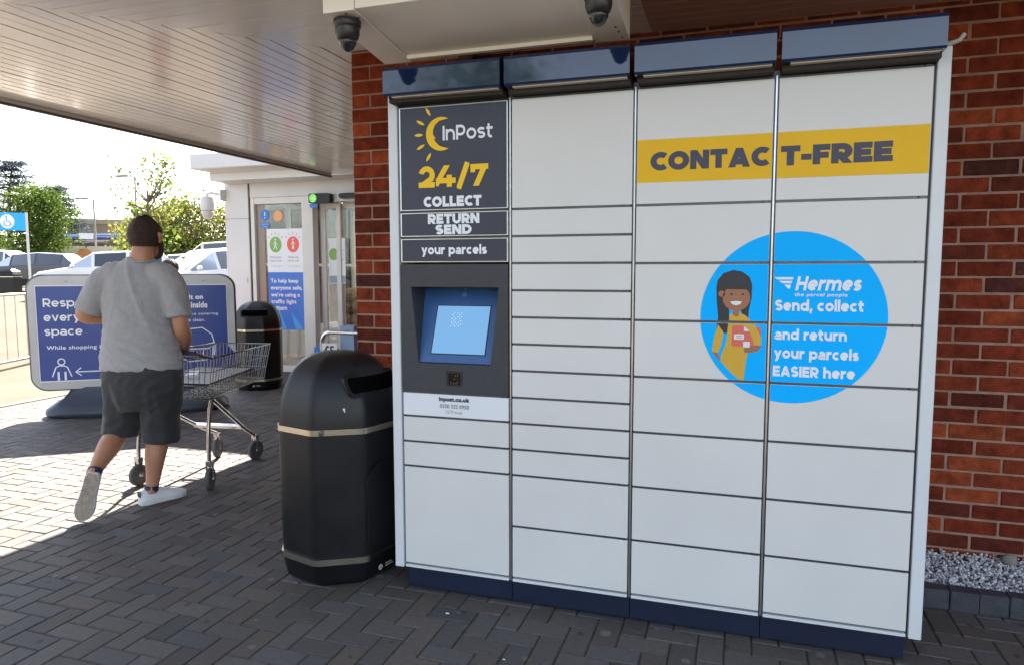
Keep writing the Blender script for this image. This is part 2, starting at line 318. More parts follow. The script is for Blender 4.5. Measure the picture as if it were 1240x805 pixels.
# a plain geometric bold alphabet drawn as strokes (cap height 1, x-height .76), crisp square ends
def _E(cx,cy,rx,ry,a0,a1,n=26): return [(cx+rx*math.cos(R(a0+(a1-a0)*k/n)),cy+ry*math.sin(R(a0+(a1-a0)*k/n))) for k in range(n+1)]
def stroke_glyph(c,w):
    h=w/2; X=0.76; D=1.06; q=-0.27
    st=lambda x,y0,y1:[(x,y0),(x,y1)]; ba=lambda x0,x1,y:[(x0,y),(x1,y)]
    def dg(x0,y0,x1,y1,e=0.25): return [(x0-(x1-x0)*e,y0-(y1-y0)*e),(x1+(x1-x0)*e,y1+(y1-y0)*e)]
    def ess(W,H): r=(H-w)/4; return [_E(W/2,H-h-r,W/2-h,r,28,270),_E(W/2,h+r,W/2-h,r,90,-152)]
    Z=None
    if c=='C': W=.82; S=[_E(.5,.5,.5-h,.5-h,48,312)]
    elif c=='O': W=1.02; S=[_E(W/2,.5,W/2-h,.5-h,0,360,40)]
    elif c=='N': W=.90; S=[st(h,0,1),st(W-h,0,1),dg(h,1,W-h,0,.3)]
    elif c=='T': W=.80; S=[ba(0,W,1-h),st(W/2,0,1)]
    elif c=='A': W=1.02; S=[dg(h*1.12,0,W/2,1.0),dg(W-h*1.12,0,W/2,1.0),ba(W*.24,W*.76,.29)]
    elif c=='F': W=.70; S=[st(h,0,1),ba(0,W,1-h),ba(0,W*.92,.46)]
    elif c=='E': W=.74; S=[st(h,0,1),ba(0,W*.98,1-h),ba(0,W*.92,.5),ba(0,W,h)]
    elif c in 'RP':
        W=.84 if c=='R' else .80; yb=.36; r=(1-h-yb)/2; S=[st(h,0,1),[(h,1-h)]+_E(W-h-r,1-h-r,r,r,90,-90,18)+[(h,yb)]]
        if c=='R': S.append(dg(W*.44,.40,W-h*1.15,0,.3))
        if c=='R': Z=(0,W,0,1)
    elif c=='L': W=.66; S=[st(h,0,1),ba(0,W,h)]
    elif c=='U': W=.88; S=[[(h,1)]+_E(W/2,.42,W/2-h,.42-h,180,360)+[(W-h,1)]]
    elif c=='S': W=.78; S=ess(W,1)
    elif c=='D': W=.92; S=[st(h,0,1),[(h,1-h),(W*.42,1-h)]+_E(W*.42,.5,W*.58-h,.5-h,90,-90)+[(h,h)]]
    elif c=='I': W=w; S=[st(h,0,1)]
    elif c=='H': W=.90; S=[st(h,0,1),st(W-h,0,1),ba(h,W-h,.5)]
    elif c=='2': W=.80; r=.30; S=[_E(W/2,1-h-r,W/2-h,r,165,-30),dg(W-h*1.35,1-h-r*1.55,h*1.3,h*.9,.10),ba(0,W,h)]; Z=(0,W,0,1)
    elif c=='4': W=.96; S=[dg(h*.95,.30,W*.56,1,.3),ba(0,W,.30),st(W*.68,0,.56)]; Z=(0,W,0,1)
    elif c=='7': W=.84; S=[ba(0,W,1-h),dg(W-h*1.15,1-h*.4,W*.30,0,.3),st(h*.8,.62,1)]; Z=(0,W,0,1)
    elif c=='/': W=.60; S=[[(h*.62,-.10),(W-h*.62,1.10)]]
    elif c=='-': W=.42; S=[ba(0,W,.40)]
    elif c==',': W=w*1.15; S=[[(W*.62,w*.95),(W*.30,-w*.75)]]
    elif c=="'": W=w*.9; S=[st(W/2,.72,1.02)]
    elif c=='o': W=.84; S=[_E(W/2,X/2,W/2-h,X/2-h,0,360,36)]
    elif c=='c': W=.74; S=[_E(.41,X/2,.41-h,X/2-h,48,312)]
    elif c=='e': W=.82; S=[_E(W/2,X/2,W/2-h,X/2-h,-4,318),ba(h,W-h*.6,X/2-.01)]
    elif c in 'nh': W=.80; S=[st(h,0,X if c=='n' else D),_E(W/2,X-h-.27,W/2-h,.27,180,0)+[(W-h,0)]]
    elif c=='m': W=1.26; a=W/2; S=[st(h,0,X),_E((a+h)/2,X-h-.25,(a-h)/2,.25,180,0,16)+[(a,0)],_E((a+W-h)/2,X-h-.25,(W-h-a)/2,.25,180,0,16)+[(W-h,0)]]
    elif c=='u': W=.80; S=[st(W-h,0,X),[(h,X)]+_E(W/2,h+.27,W/2-h,.27,180,360)]
    elif c=='r': W=.54; S=[st(h,0,X),_E(h+.34,X-h-.29,.34,.29,180,78,14)]
    elif c=='a': W=.76; S=[_E(W/2,X-h-.22,W/2-h,.22,148,0)+[(W-h,0)],_E(W/2-.02,.235,W/2-h+.0,.235-h,0,360,30)]
    elif c=='d': W=.86; S=[st(W-h,0,D),_E(W/2-.02,X/2,W/2-h,X/2-h,0,360,34)]
    elif c=='p': W=.86; S=[st(h,q,X),_E(W/2+.02,X/2,W/2-h,X/2-h,0,360,34)]
    elif c=='y': W=.82; S=[dg(h*1.08,X,W/2+.02,.02,.12),dg(W-h*1.08,X,W*.28,q,.2)]; Z=(0,W,q,X)
    elif c=='v': W=.82; S=[dg(h*1.08,X,W/2,0),dg(W-h*1.08,X,W/2,0)]; Z=(0,W,0,X)
    elif c=='l': W=w; S=[st(h,0,D)]
    elif c=='t': W=.56; x=.10+h; S=[[(x,.96),(x,.26)]+_E(x+.22,.22+.02,.22,.24-h,180,285,12),ba(0,W*.95,X-h)]
    elif c=='s': W=.66; S=ess(W,X)
    elif c==' ': W=.34; S=[]
    else: return None
    if Z is None: Z=(0,W,-.3,1.15) if c not in 'NAR' else (0,W,0,1)
    return W,S,Z
def crisp(mb,s,x0,y0,w,h,fn,d=0.0,wt=0.22,gap=None,shear=0.0):
    x=0; quads=[]; k=0
    gap=(0.16-0.36*wt) if gap is None else gap
    for c in s:
        W,S,Z=stroke_glyph(c,wt)
        for pts in S:
            P=[Vector(p) for p in pts]; n=len(P); Lf=[]; Rt=[]; closed=(P[0]-P[-1]).length<1e-6
            for i in range(n):
                if closed and i in (0,n-1): t=P[1]-P[n-2]
                else: t=P[min(i+1,n-1)]-P[max(i-1,0)]
                t.normalize(); nr=Vector((-t.y,t.x)); Lf.append(P[i]+nr*wt/2); Rt.append(P[i]-nr*wt/2)
            for i in range(n-1):
                q=clip([tuple(Lf[i]),tuple(Lf[i+1]),tuple(Rt[i+1]),tuple(Rt[i])],*Z)
                if len(q)>2: quads.append(([(a+x,b) for a,b in q],k))
            k=(k+1)%14
        x+=W+gap
    xs=[a for q,_ in quads for a,_ in q]; ys=[b for q,_ in quads for _,b in q]; mx,Mx,my,My=min(xs),max(xs),min(ys),max(ys)
    for q,k in quads:
        pl=[]
        for a,b in q:
            v=y0+(b-my)/(My-my)*h; pl.append((x0+(a-mx)/(Mx-mx)*w+shear*(v-y0),v))
        mb.flat(pl,fn,d+k*0.00002)

def remeshed(mb, voxel, smooth=6, disp=None):
    me=mb.mesh('tmp',None); o=bpy.data.objects.new('tmp',me); COL.objects.link(o)
    r=o.modifiers.new('r','REMESH'); r.mode='VOXEL'; r.voxel_size=voxel
    if smooth: q=o.modifiers.new('s','SMOOTH'); q.iterations=smooth; q.factor=0.5
    dg=bpy.context.evaluated_depsgraph_get(); out=bpy.data.meshes.new_from_object(o.evaluated_get(dg))
    bpy.data.objects.remove(o)
    if disp:
        out.update(); nor=[v.normal.copy() for v in out.vertices]
        for v,n in zip(out.vertices,nor): v.co+=n*disp(v.co)
    out.shade_smooth(); out.update(); return out

# ------------------------------------------------------------------ ground
def gz(x,y):
    s=-0.63*(x-1.4)+0.78*(y+2.8); t=min(1,max(0,(s-11)/14)); return 0.55*t*t*(3-2*t)
def ground():
    xs=np.unique(np.concatenate([np.linspace(-1500,-150,10),np.linspace(-150,60,106),np.linspace(60,1500,10)])); ys=np.unique(np.concatenate([np.linspace(-1500,-60,10),np.linspace(-60,150,106),np.linspace(150,1500,10)]))
    mb=MB(); vs=[(x,y,gz(x,y)-0.012) for y in ys for x in xs]; nx=len(xs)
    mb.add(vs,[(j*nx+i,j*nx+i+1,(j+1)*nx+i+1,(j+1)*nx+i) for j in range(len(ys)-1) for i in range(nx-1)])
    struct('car_park_ground',mb,ASPHALT,180)
ground()
def paving():
    mb=MB(); u=0.1; g=0.0022; b=0.004; X0,X1,Y0,Y1=-5.83,4.6,-2.6,8.0
    base=np.array((0.108,0.096,0.090))
    def blk(x0,x1,y0,y1):
        x0=max(x0,X0); x1=min(x1,X1); y0=max(y0,Y0); y1=min(y1,Y1)
        if x1-x0<0.03 or y1-y0<0.03: return
        r=rng.normal(0,1); h=rng.normal(0,1); t=base*(1+0.10*r)+np.array((0.006,0.002,-0.002))*h
        if rng.random()<0.04: t=t*0.78
        t=tuple(np.clip(t,0.03,0.4)); x0+=g; x1-=g; y0+=g; y1-=g
        z=0.004*0+rng.normal(0,0.0007); tx=rng.normal(0,0.004)*(x1-x0); ty=rng.normal(0,0.004)*(y1-y0)
        vs=[(x0+b,y0+b,z-tx-ty),(x1-b,y0+b,z+tx-ty),(x1-b,y1-b,z+tx+ty),(x0+b,y1-b,z-tx+ty)]+[(x0,y0,z-0.006),(x1,y0,z-0.006),(x1,y1,z-0.006),(x0,y1,z-0.006)]
        mb.add(vs,[(0,1,2,3),(4,5,1,0),(5,6,2,1),(6,7,3,2),(7,4,0,3)],t)
    for j in range(int(Y0/u)-2,int(Y1/u)+2):
        for i in range(int(X0/u)-2,int(X1/u)+2):
            if (i-j)%4==0: blk(i*u,(i+2)*u,j*u,(j+1)*u)
            if (i-j)%4==3: blk(i*u,(i+1)*u,j*u,(j+2)*u)
    o=obj('block_paving',mb,PAVER,None,None,fix=False); o['kind']='structure'
    m2=MB(); m2.add([(X0,Y0,-0.005),(X1,Y0,-0.005),(X1,Y1,-0.005),(X0,Y1,-0.005)],[(0,1,2,3)]); struct('paving_joint_sand',m2,JOINT)
    m3=MB()
    for x0 in (-5.94,-6.17):
        y=-6.0
        while y<12: m3.box(x0,x0+0.1,y+0.003,y+0.397,-0.08,0.001,0.004); y+=0.4
    struct('flush_kerb_strip',m3,STONE_PALE)
    m4=MB()
    for k in range(7):                                       # worn parking-bay lines, following the slope
        for s in range(10):
            def q(t,w): x=-11-k*1.2-t*2.0*0.9+w*0.6; y=7+k*2.0+t*0.9*1.6+w*0.8; return (x,y,gz(x,y)-0.006)
            m4.add([q(s*0.28,-.06),q(s*0.28+.28,-.06),q(s*0.28+.28,.06),q(s*0.28,.06)],[(0,1,2,3)])
    struct('parking_bay_marking',m4,LINE_PAINT)
paving()

# ------------------------------------------------------------------ brick building
def brick_tone():
    r=rng.random()
    pal=[(0.165,0.030,0.014),(0.205,0.040,0.018),(0.27,0.058,0.022),(0.115,0.026,0.016),(0.075,0.024,0.020),(0.14,0.028,0.016)]
    p=[0.30,0.24,0.13,0.14,0.05,0.14]; c=np.array(pal[rng.choice(6,p=p)])*np.array((1.0,0.95,0.92))*(1+0.10*rng.normal()); return tuple(np.clip(c,0.01,0.6))
def brick_field(mb, x0, x1, z0, z1, yf, start=0, lead=None):
    L=0.225; h=0.075; row=0; z=z0
    while z<z1-0.01:
        x = x0 - (0.1125 if (row+start)%2 else 0)
        while x<x1:
            a=max(x,x0); bb=min(x+L,x1)
            if bb-a>0.02: mb.box(a+0.005+rng.uniform(-.0015,.0015),bb-0.005+rng.uniform(-.0015,.0015),yf+rng.normal(0,0.0009),yf+0.05,z+0.005+rng.uniform(-.0012,.0012),min(z+h,z1)-0.005+rng.uniform(-.0012,.0012),rng.uniform(.0028,.005),brick_tone())
            x+=L
        z+=h; row+=1
bld=thing('brick_building','red brick shop front wall with a short pier behind the parcel locker','building',(2,5,0))
mbk=MB(); brick_field(mbk,0.0,4.6,0.0625,2.64,0.9,1); obj('front_wall',mbk,BRICK,bld,world=True)
mbk=MB(); brick_field(mbk,-0.635,0.0,0.0,2.64,0.7,0)
# return face of the pier, seen from further left
row=0; z=0.0
while z<2.62:
    y=0.7+ (0.1025 if row%2==0 else 0.215)
    while y<5.6: mbk.box(-0.635+rng.normal(0,0.0006),-0.6,y+0.005,min(y+0.225,5.6)-0.005,z+0.005,min(z+0.075,2.64)-0.005,0.0035,brick_tone()); y+=0.225
    z+=0.075; row+=1
obj('pier',mbk,BRICK,bld,world=True)
mm=MB(); mm.box(-0.004,4.6,0.9045,1.0,0,2.66); mm.box(-0.6305,-0.0045,0.7045,0.99,0,2.66); mm.box(-0.6305,-0.5,0.991,5.6,0,2.66); obj('mortar',mm,MORTAR,bld,world=True)
mm=MB(); mm.box(-0.45,14,1.02,16,0,2.7); mm.box(-0.6,14,0.95,16,2.72,4.6); obj('upper_wall',mm,mat('brick_far',(0.17,0.045,0.025),0.9,var=0.3,scale=8),bld,world=True)

# gravel bed and kerb at the foot of the wall
mb=MB()
x=0.0
while x<4.6: mb.box(x+0.001,x+0.109,0.53+rng.normal(0,0.002),0.60,-0.05,0.085+rng.normal(0,0.002),0.003); x+=0.11
struct('kerb_edging',mb,KERB)
mb=MB()
ico=bmesh.new(); bmesh.ops.create_icosphere(ico,subdivisions=1,radius=1); IV=[v.co.copy() for v in ico.verts]; IF=[tuple(v.index for v in f.verts) for f in ico.faces]; ico.free()
for k in range(5200):
    x=rng.uniform(2.0,3.6); y=rng.uniform(0.605,0.895); z=0.075+0.045*((y-0.6)/0.3)+rng.uniform(-0.01,0.012); s=rng.uniform(0.0035,0.0078)
    q=Matrix.Rotation(rng.uniform(0,6.28),3,Vector(rng.normal(0,1,3)).normalized()); g=rng.choice([0.36,0.50,0.62,0.72],p=[.2,.3,.3,.2]); sc=Vector((rng.uniform(.7,1.4),rng.uniform(.7,1.2),rng.uniform(.6,1.0)))
    mb.add([tuple(q@Vector((p.x*sc.x,p.y*sc.y,p.z*sc.z))*s+Vector((x,y,z))) for p in IV],IF,(g*0.97,g*0.98,g*1.04))
o=obj('gravel',mb,GRAVEL,None,fix=False); o['kind']='stuff'; tagp(o,'pale grey gravel bed along the foot of the brick wall','gravel')
mb=MB(); mb.box(0.0,4.6,0.601,0.9035,-0.05,0.07); struct('soil_bed',mb,mat('soil',(0.25,0.25,0.26),0.95,var=0.3))
mb=MB(); mb.ell((0,0,0.02),0.035,0.025,0.028,10,7); 
for i,p in enumerate(mb.v): mb.v[i]=tuple(Vector(p)*(1+0.25*mnoise.noise(Vector(p)*30)))
o=solid('stone',mb,STONE_PALE,'single larger pale stone on the gravel against the brick wall','stone',None,60); o.location=(2.62,0.84,0.115)

# ------------------------------------------------------------------ canopy over the pavement
H=2.637; CX0=-3.45; CY0=-1.15; CY1=4.97
can=thing('canopy','wide canopy of pale slatted boards running along the brick building','canopy',(-1,0,H))
mb=MB(); x=CX0
while x<-0.635:
    xa=x+0.004; xb=min(x+0.09,-0.637)-0.004
    m=lambda X:(X+0.635)+0.7                                 # mitre line
    ya=max(CY0,m(xa)) if xa>-2.485 else CY0; yb=max(CY0,m(xb)) if xb>-2.485 else CY0
    dz=rng.normal(0,0.0007)
    mb.prism([(xa,ya+0.002),(xb,yb+0.002),(xb,CY1),(xa,CY1)],lambda u,v,d:(u,v,d+dz),H,H+0.012); x+=0.09
obj('soffit',mb,SOFFIT,can,world=True)
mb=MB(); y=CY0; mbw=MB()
while y<0.9:
    ya=y+0.002; yb=min(y+0.08,0.898)-0.002; mi=lambda Y:(Y-0.7)-0.635
    if ya<0.7: xa,xb=mi(ya),mi(min(yb,0.698))
    else: xa=xb=0.003
    dz=rng.normal(0,0.0007); XS=0.97
    mb.prism([(xa,ya),(XS,ya),(XS,yb),(xb,yb)],lambda u,v,d:(u,v,d+dz),H,H+0.012)
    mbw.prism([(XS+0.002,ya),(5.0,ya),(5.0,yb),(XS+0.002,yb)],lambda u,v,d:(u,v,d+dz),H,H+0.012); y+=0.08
obj('soffit',mb,SOFFIT,can,world=True); obj('soffit',mbw,SOFFIT_SHADE,can,world=True,label='soffit boards beside the brick wall, coloured brown for shade and brick reflection')
mb=MB(); mb.prism([(CX0+.01,CY0+.01),(5.0,CY0+.01),(5.0,0.895),(-0.62,0.895),(-0.62,CY1),(CX0+.01,CY1)],lambda u,v,d:(u,v,d),H+0.014,H+0.03); obj('soffit_backing',mb,GROOVE,can,world=True)
mb=MB(); mb.box(CX0-0.03,CX0-0.002,CY0-0.03,CY1,H-0.03,H+0.46,0.004); mb.box(CX0-0.002,5.0,CY0-0.03,CY0-0.002,H-0.02,H+0.46,0.004); obj('fascia',mb,WHITE_PAINT,can,world=True)
mb=MB(); mb.box(CX0-0.034,CX0-0.001,CY0-0.03,CY1,H-0.045,H-0.0305); obj('drip_edge',mb,mat('drip_brown',(0.10,0.085,0.07),0.5),can,world=True)
mb=MB(); mb.prism([(CX0,CY0),(5.0,CY0),(5.0,0.94),(-0.6,0.94),(-0.6,CY1),(CX0,CY1)],lambda u,v,d:(u,v,d),H+0.032,H+0.45); obj('roof',mb,mat('roof_felt',(0.06,0.06,0.065),0.9),can,world=True)

# housing box hung under the canopy above the locker
bx=thing('housing_box','beige metal housing box hung under the canopy above the parcel locker','housing',(0.45,-0.2,2.4))
mb=MB()
zf,zr=2.402,2.347; yf,yr=-0.42,0.06; xl,xr=-0.085,0.985
def bot(x,y): t=(y-yf)/(yr-yf); return zf+(zr-zf)*t
def slab(mb,x0,x1,y0,y1,dz0,top):
    mb.add([(x0,y0,bot(x0,y0)+dz0),(x1,y0,bot(x1,y0)+dz0),(x1,y1,bot(x1,y1)+dz0),(x0,y1,bot(x0,y1)+dz0),(x0,y0,top),(x1,y0,top),(x1,y1,top),(x0,y1,top)],[(0,1,2,3),(4,7,6,5),(0,4,5,1),(1,5,6,2),(2,6,7,3),(3,7,4,0)])
slab(mb,xl,0.045,yf,yr,0,H-0.002); obj('end_cap',mb,BOX_BEIGE,bx,world=True)
mb=MB(); slab(mb,0.85,xr,yf,yr,0,H-0.002); obj('end_cap',mb,BOX_BEIGE,bx,world=True)
mb=MB(); slab(mb,0.048,0.847,yf+0.002,yr-0.01,0.005,H-0.003); obj('body',mb,BOX_BEIGE,bx,world=True)
mb=MB(); slab(mb,0.048,0.847,yr-0.055,yr-0.035,-0.010,2.345+0.03); obj('rear_lip',mb,BOX_BEIGE,bx,world=True)
for (x,y) in ((0.0,-0.40),(0.03,-0.36),(0.95,-0.06),(0.955,-0.02),(0.96,0.03)): mb=MB(); mb.lathe([(0.004,0.0),(0.004,0.003)],(x,y,bot(x,y)-0.003),8); obj('rivet',mb,GROOVE,bx,world=True)

def dome_camera(label,x,y,z,s=1.0,rz=0):
    t=thing('security_camera',label,'security camera',(x,y,z),rz,'dome cameras under the housing box')
    mb=MB(); mb.lathe([(0.050*s,0),(0.052*s,-0.004),(0.052*s,-0.022*s),(0.047*s,-0.03*s)],n=28); obj('base',mb,mat('camera_grey',(0.020,0.0195,0.020),0.35,var=0.2,scale=20),t,40)
    mb=MB(); mb.lathe([(0.047*s,-0.031*s),(0.046*s,-0.05*s),(0.040*s,-0.068*s),(0.036*s,-0.072*s)],n=28); obj('collar',mb,MATS['camera_grey'],t,40)
    mb=MB(); mb.lathe([(0.0355*s,-0.0725*s),(0.033*s,-0.085*s),(0.022*s,-0.105*s),(0.009*s,-0.114*s),(0.001,-0.115*s)],n=28); e=obj('eyeball',mb,mat('camera_eye',(0.02,0.02,0.022),0.22,coat=0.6),t,180)
    mb=MB()
    for k in range(10): mb.lathe([(0.0025,0),(0.0025,0.0025)],(0.011*math.cos(k*.628)+0.016,0.011*math.sin(k*.628)*0.5-0.021,-0.098*s),6)
    mb.ell((0.014,-0.0235,-0.095*s),0.007,0.006,0.007,10,6); obj('lens',mb,BLACK,e)
    return t
dome_camera('grey dome camera at the left end of the beige housing box',-0.02,-0.36,2.39,1.0,0.6)
dome_camera('grey dome camera at the right end of the beige housing box',0.938,-0.335,2.391,1.0,-0.2)

# ------------------------------------------------------------------ parcel locker
W=0.51; ZT=2.143; ZB=0.127; G=0.0085
lock=thing('parcel_locker','white self-service parcel locker of four columns with navy hoods and screen','parcel locker',(1.02,0.25,0))
mb=MB(); mb.box(0.5105,2.04,0.019,0.50,0.108,2.17); mb.box(0.0,0.51,0.16,0.4999,0.108,2.17); mb.box(0.0,0.51,0.019,0.1595,0.108,0.915); mb.box(0.0,0.51,0.019,0.1595,1.48,2.17); obj('carcass',mb,FRAME_GREY,lock,world=True)
for x0 in (-0.0425,2.0405):
    mb=MB(); mb.box(x0,x0+0.042,-0.004,0.50,0.105,2.2,0.0025); obj('side_panel',mb,WHITE_PANEL,lock,world=True)
for k in range(4):
    mb=MB(); mb.box(k*W+0.012*(k==0)+0.0012,(k+1)*W-0.0012-0.006*(k==3),0.022,0.48,0.012,0.1075,0.001); obj('plinth',mb,NAVY_PLINTH,lock,world=True)
    mb=MB(); mb.box(k*W+G,(k+1)*W-G,-0.001,0.018,0.1085,0.1205,0.001); obj('bottom_rail',mb,WHITE_PANEL,lock,world=True)
    # hood
    x0=k*W-0.02*(k==0)+0.009; x1=(k+1)*W-0.009+0.012*(k==3)
    sh=MB(); prof=[(-0.10,2.168),(-0.104,2.176),(-0.104,2.268),(-0.098,2.281),(-0.06,2.291),(0.30,2.31),(0.30,2.17)]
    fnx=lambda u,v,d:(d,u,v); sh.prism(prof,fnx,x0,x1); hd=obj('hood',sh,NAVY,lock,world=True)
    sh=MB(); sh.box(x0+0.03,x1-0.012,-0.088,-0.060,2.163,2.1675,0.001); obj('hood_lip',sh,mat('lip_beige',(0.55,0.50,0.44),0.35,var=0.1),hd,world=True)
    sh=MB(); sh.box(x0+0.004,x1-0.004,-0.058,0.018,2.150,2.1675); obj('hood_recess',sh,GROOVE,hd,world=True)
mb=MB()
for k in range(5):
    if 0<k<4: mb.box(k*W-0.0035,k*W+0.0035,0.001,0.018,0.11,2.15,0.001)
obj('mullion',mb,ALU,lock,world=True)
mb=MB(); mb.tube([(2.06,0.0,2.203),(2.10,-0.005,2.215),(2.115,-0.005,2.235)],0.008,6); obj('gasket_end',mb,mat('gasket',(0.45,0.42,0.38),0.6),lock,world=True)
mb=MB(); mb.lathe([(0.03,0.0),(0.03,0.008),(0.012,0.01),(0.012,0.03)],(0.09,0.08,0.001),12); obj('levelling_foot',mb,BLACK,lock,world=True)

C1=[2.143,1.698,1.587,1.477]; C1b=[0.806,0.691,0.579,0.125]
C2=[2.143,1.698,1.587,1.476,1.364,1.252,1.140,1.028,0.914,0.803,0.691,0.579,0.354,0.125]
C3=[2.143,1.698,1.474,1.251,1.026,0.802,0.577,0.354,0.125]
doors=[]
def door(x0,x1,z0,z1,m=WHITE_DOOR,name='locker_door',latch=True):
    mb=MB(); e=0.0045
    mb.box(x0+G,x1-G,0.0+rng.normal(0,0.0003),0.018,z0+e,z1-e,0.0015); o=obj(name,mb,m,lock,world=True)
    if latch:
        s=MB(); s.box(x0+G+0.002,x1-G-0.03,0.003,0.0175,z1-e+0.0008,z1+e-0.0012); s.box(x1-G-0.026,x1-G-0.006,0.001,0.017,z1-e+0.0006,z1+e-0.001); obj('seal_strip',s,FRAME_GREY,o,world=True)
    doors.append((x0+G,x1-G,z0+e,z1-e,o)); return o
for k,zs in ((1,C2),(2,C3),(3,C3)):
    for a,b in zip(zs[:-1],zs[1:]): door(k*W,(k+1)*W,b,a)
for a,b in zip(C1b[:-1],C1b[1:]): door(0,W,b,a)
info=door(0,W,0.806,0.914,NOTICE_WHITE,'info_strip')
def stick(polys, m, lvl, name='sticker'):
    """a sticker cut along the door edges, a piece on each door it crosses"""
    for (x0,x1,z0,z1,o) in doors:
        mb=MB()
        for p in polys:
            c=clip(p,x0+0.001,x1-0.001,z0+0.001,z1-0.001)
            if len(c)>2: mb.flat(c,FY,0.0010+lvl*0.0004)
        if mb.f: obj(name,mb,m,o,world=True)
def letter(lines, m, owner, lvl=3, name='lettering'):
    for (s,x,z,w,h,b,shr) in lines:
        mb=MB(); (crisp(mb,s,x,z,w,h,FY,0.0010+lvl*0.0004,wt=b,shear=shr) if b>0.1 else text(mb,s,x,z,w,h,FY,0.0010+lvl*0.0004,b,shr)); obj(name,mb,m,owner,world=True)
def door_at(x,z):
    for d in doors:
        if d[0]<=x<=d[1] and d[2]<=z<=d[3]: return d[4]
# yellow CONTACT-FREE band
stick([[(1.03,1.784),(2.029,1.780),(2.029,1.946),(1.03,1.946)]],YELLOW,0)
letter([('CONTAC',1.081,1.828,0.431,0.070,0.30,0)],TEXT_DARK,door_at(1.3,1.85)); letter([('T-FREE',1.551,1.826,0.366,0.070,0.30,0)],TEXT_DARK,door_at(1.8,1.85))
# blue disc
CXc,CZc=1.603,1.271; stick([circle(CXc,CZc,0.3235,0.318,72)],STICKER_BLUE,0)
letter([('Hermes',1.615,1.372,0.218,0.052,0.235,0.18),('the parcel people',1.612,1.347,0.178,0.017,0.02,0.15),('Send, collect',1.548,1.288,0.298,0.052,0.245,0)],TEXT_WHITE,door_at(1.8,1.3))
letter([('and return',1.549,1.190,0.246,0.042,0.245,0),('your parcels',1.549,1.110,0.288,0.053,0.245,0),('EASIER here',1.547,1.053,0.280,0.042,0.255,0)],TEXT_WHITE,door_at(1.8,1.1))
wing=[[(1.541,1.4205),(1.609,1.4205),(1.606,1.412),(1.553,1.412)],[(1.557,1.407),(1.6045,1.407),(1.602,1.398),(1.572,1.398)],[(1.577,1.393),(1.6005,1.393),(1.597,1.379),(1.590,1.379)]]
mb=MB(); [mb.flat(p,FY,0.0022) for p in wing]; obj('logo',mb,TEXT_WHITE,door_at(1.8,1.3),world=True)
# flat illustration of a woman with a parcel, printed on the disc
def gp(x,y):                                                 # drawing units -> face of the locker
    return (1.284+x*0.000590, 1.4985-y*0.000590*1.015)
def shape(pts): return [gp(x,y) for x,y in pts]
def gell(cx,cy,rx,ry,n=32): return shape([(cx+rx*math.cos(2*PI*k/n),cy+ry*math.sin(2*PI*k/n)) for k in range(n)])
INK=mat('print_black',(0.018,0.018,0.024),0.45); BROWN=mat('print_brown',(0.33,0.135,0.065),0.45); MUST=mat('print_mustard',(0.62,0.36,0.03),0.45); CORAL=mat('print_coral',(0.66,0.13,0.09),0.45)
disc=circle(CXc,CZc,0.3235,0.318,72)
def in_disc(poly):
    """keep the drawing inside the disc's edge (convex clip)"""
    out=poly
    for i in range(0,72):
        a=disc[i]; b=disc[(i+1)%72]; ex,ey=b[0]-a[0],b[1]-a[1]; res=[]; n=len(out)
        if n==0: return []
        for k in range(n):
            p=out[k]; q=out[(k+1)%n]; dp=ex*(p[1]-a[1])-ey*(p[0]-a[0]); dq=ex*(q[1]-a[1])-ey*(q[0]-a[0])
            if dp>=0: res.append(p)
            if (dp>=0)!=(dq>=0): t=dp/(dp-dq); res.append((p[0]+(q[0]-p[0])*t,p[1]+(q[1]-p[1])*t))
        out=res
    return out
def print_(polys,m,l): stick([q for q in (in_disc(p) for p in polys) if len(q)>2],m,l,'printed_figure')
print_([shape([(88,200),(95,150),(130,105),(190,85),(245,95),(290,130),(306,175),(306,260),(292,330),(288,385),(255,380),(240,330),(170,330),(175,480),(150,484),(90,486),(104,390),(92,280)])],INK,1)
print_([shape([(178,360),(235,352),(275,372),(330,430),(368,500),(374,552),(330,556),(300,520),(292,600),(282,660),(268,790),(215,757),(180,724),(126,664),(128,620),(152,560),(160,520),(165,440)]),shape([(104,430),(140,480),(128,560),(108,610),(70,606),(80,520),(92,470)])],MUST,2)
print_([shape([(72,606),(106,610),(118,640),(126,668),(100,640)]),shape([(196,330),(228,330),(232,372),(214,380),(192,366)]),shape([(265,575),(330,556),(372,556),(356,590),(310,604),(272,604)])],BROWN,3)
print_([gell(213,262,84,80),gell(122,235,20,20)],BROWN,4)
print_([shape([(128,206),(128,160),(160,130),(210,120),(270,130),(304,170),(304,208)]),shape([(175,236),(183,228),(192,243),(176,243)]),shape([(243,243),(249,228),(258,236),(258,243)])],INK,5)
print_([shape([(176,284),(212,280),(246,284),(238,300),(212,308),(186,300)])],NOTICE_WHITE,5)
print_([shape([(193,440),(200,434),(265,434),(300,470),(318,520),(330,560),(265,566),(200,566),(192,558)]),shape([(338,440),(360,440),(368,452),(368,500),(352,470)])],CORAL,4)
print_([shape([(264,436),(300,468),(264,468)]),rrect(*gp(205,522),*gp(266,488),0.004,3),rrect(*gp(262,570),*gp(302,534),0.003,3)],NOTICE_WHITE,5)
print_([shape([(218,498),(254,498),(254,502),(218,502)]),shape([(218,509),(254,509),(254,513),(218,513)])],CORAL,6)
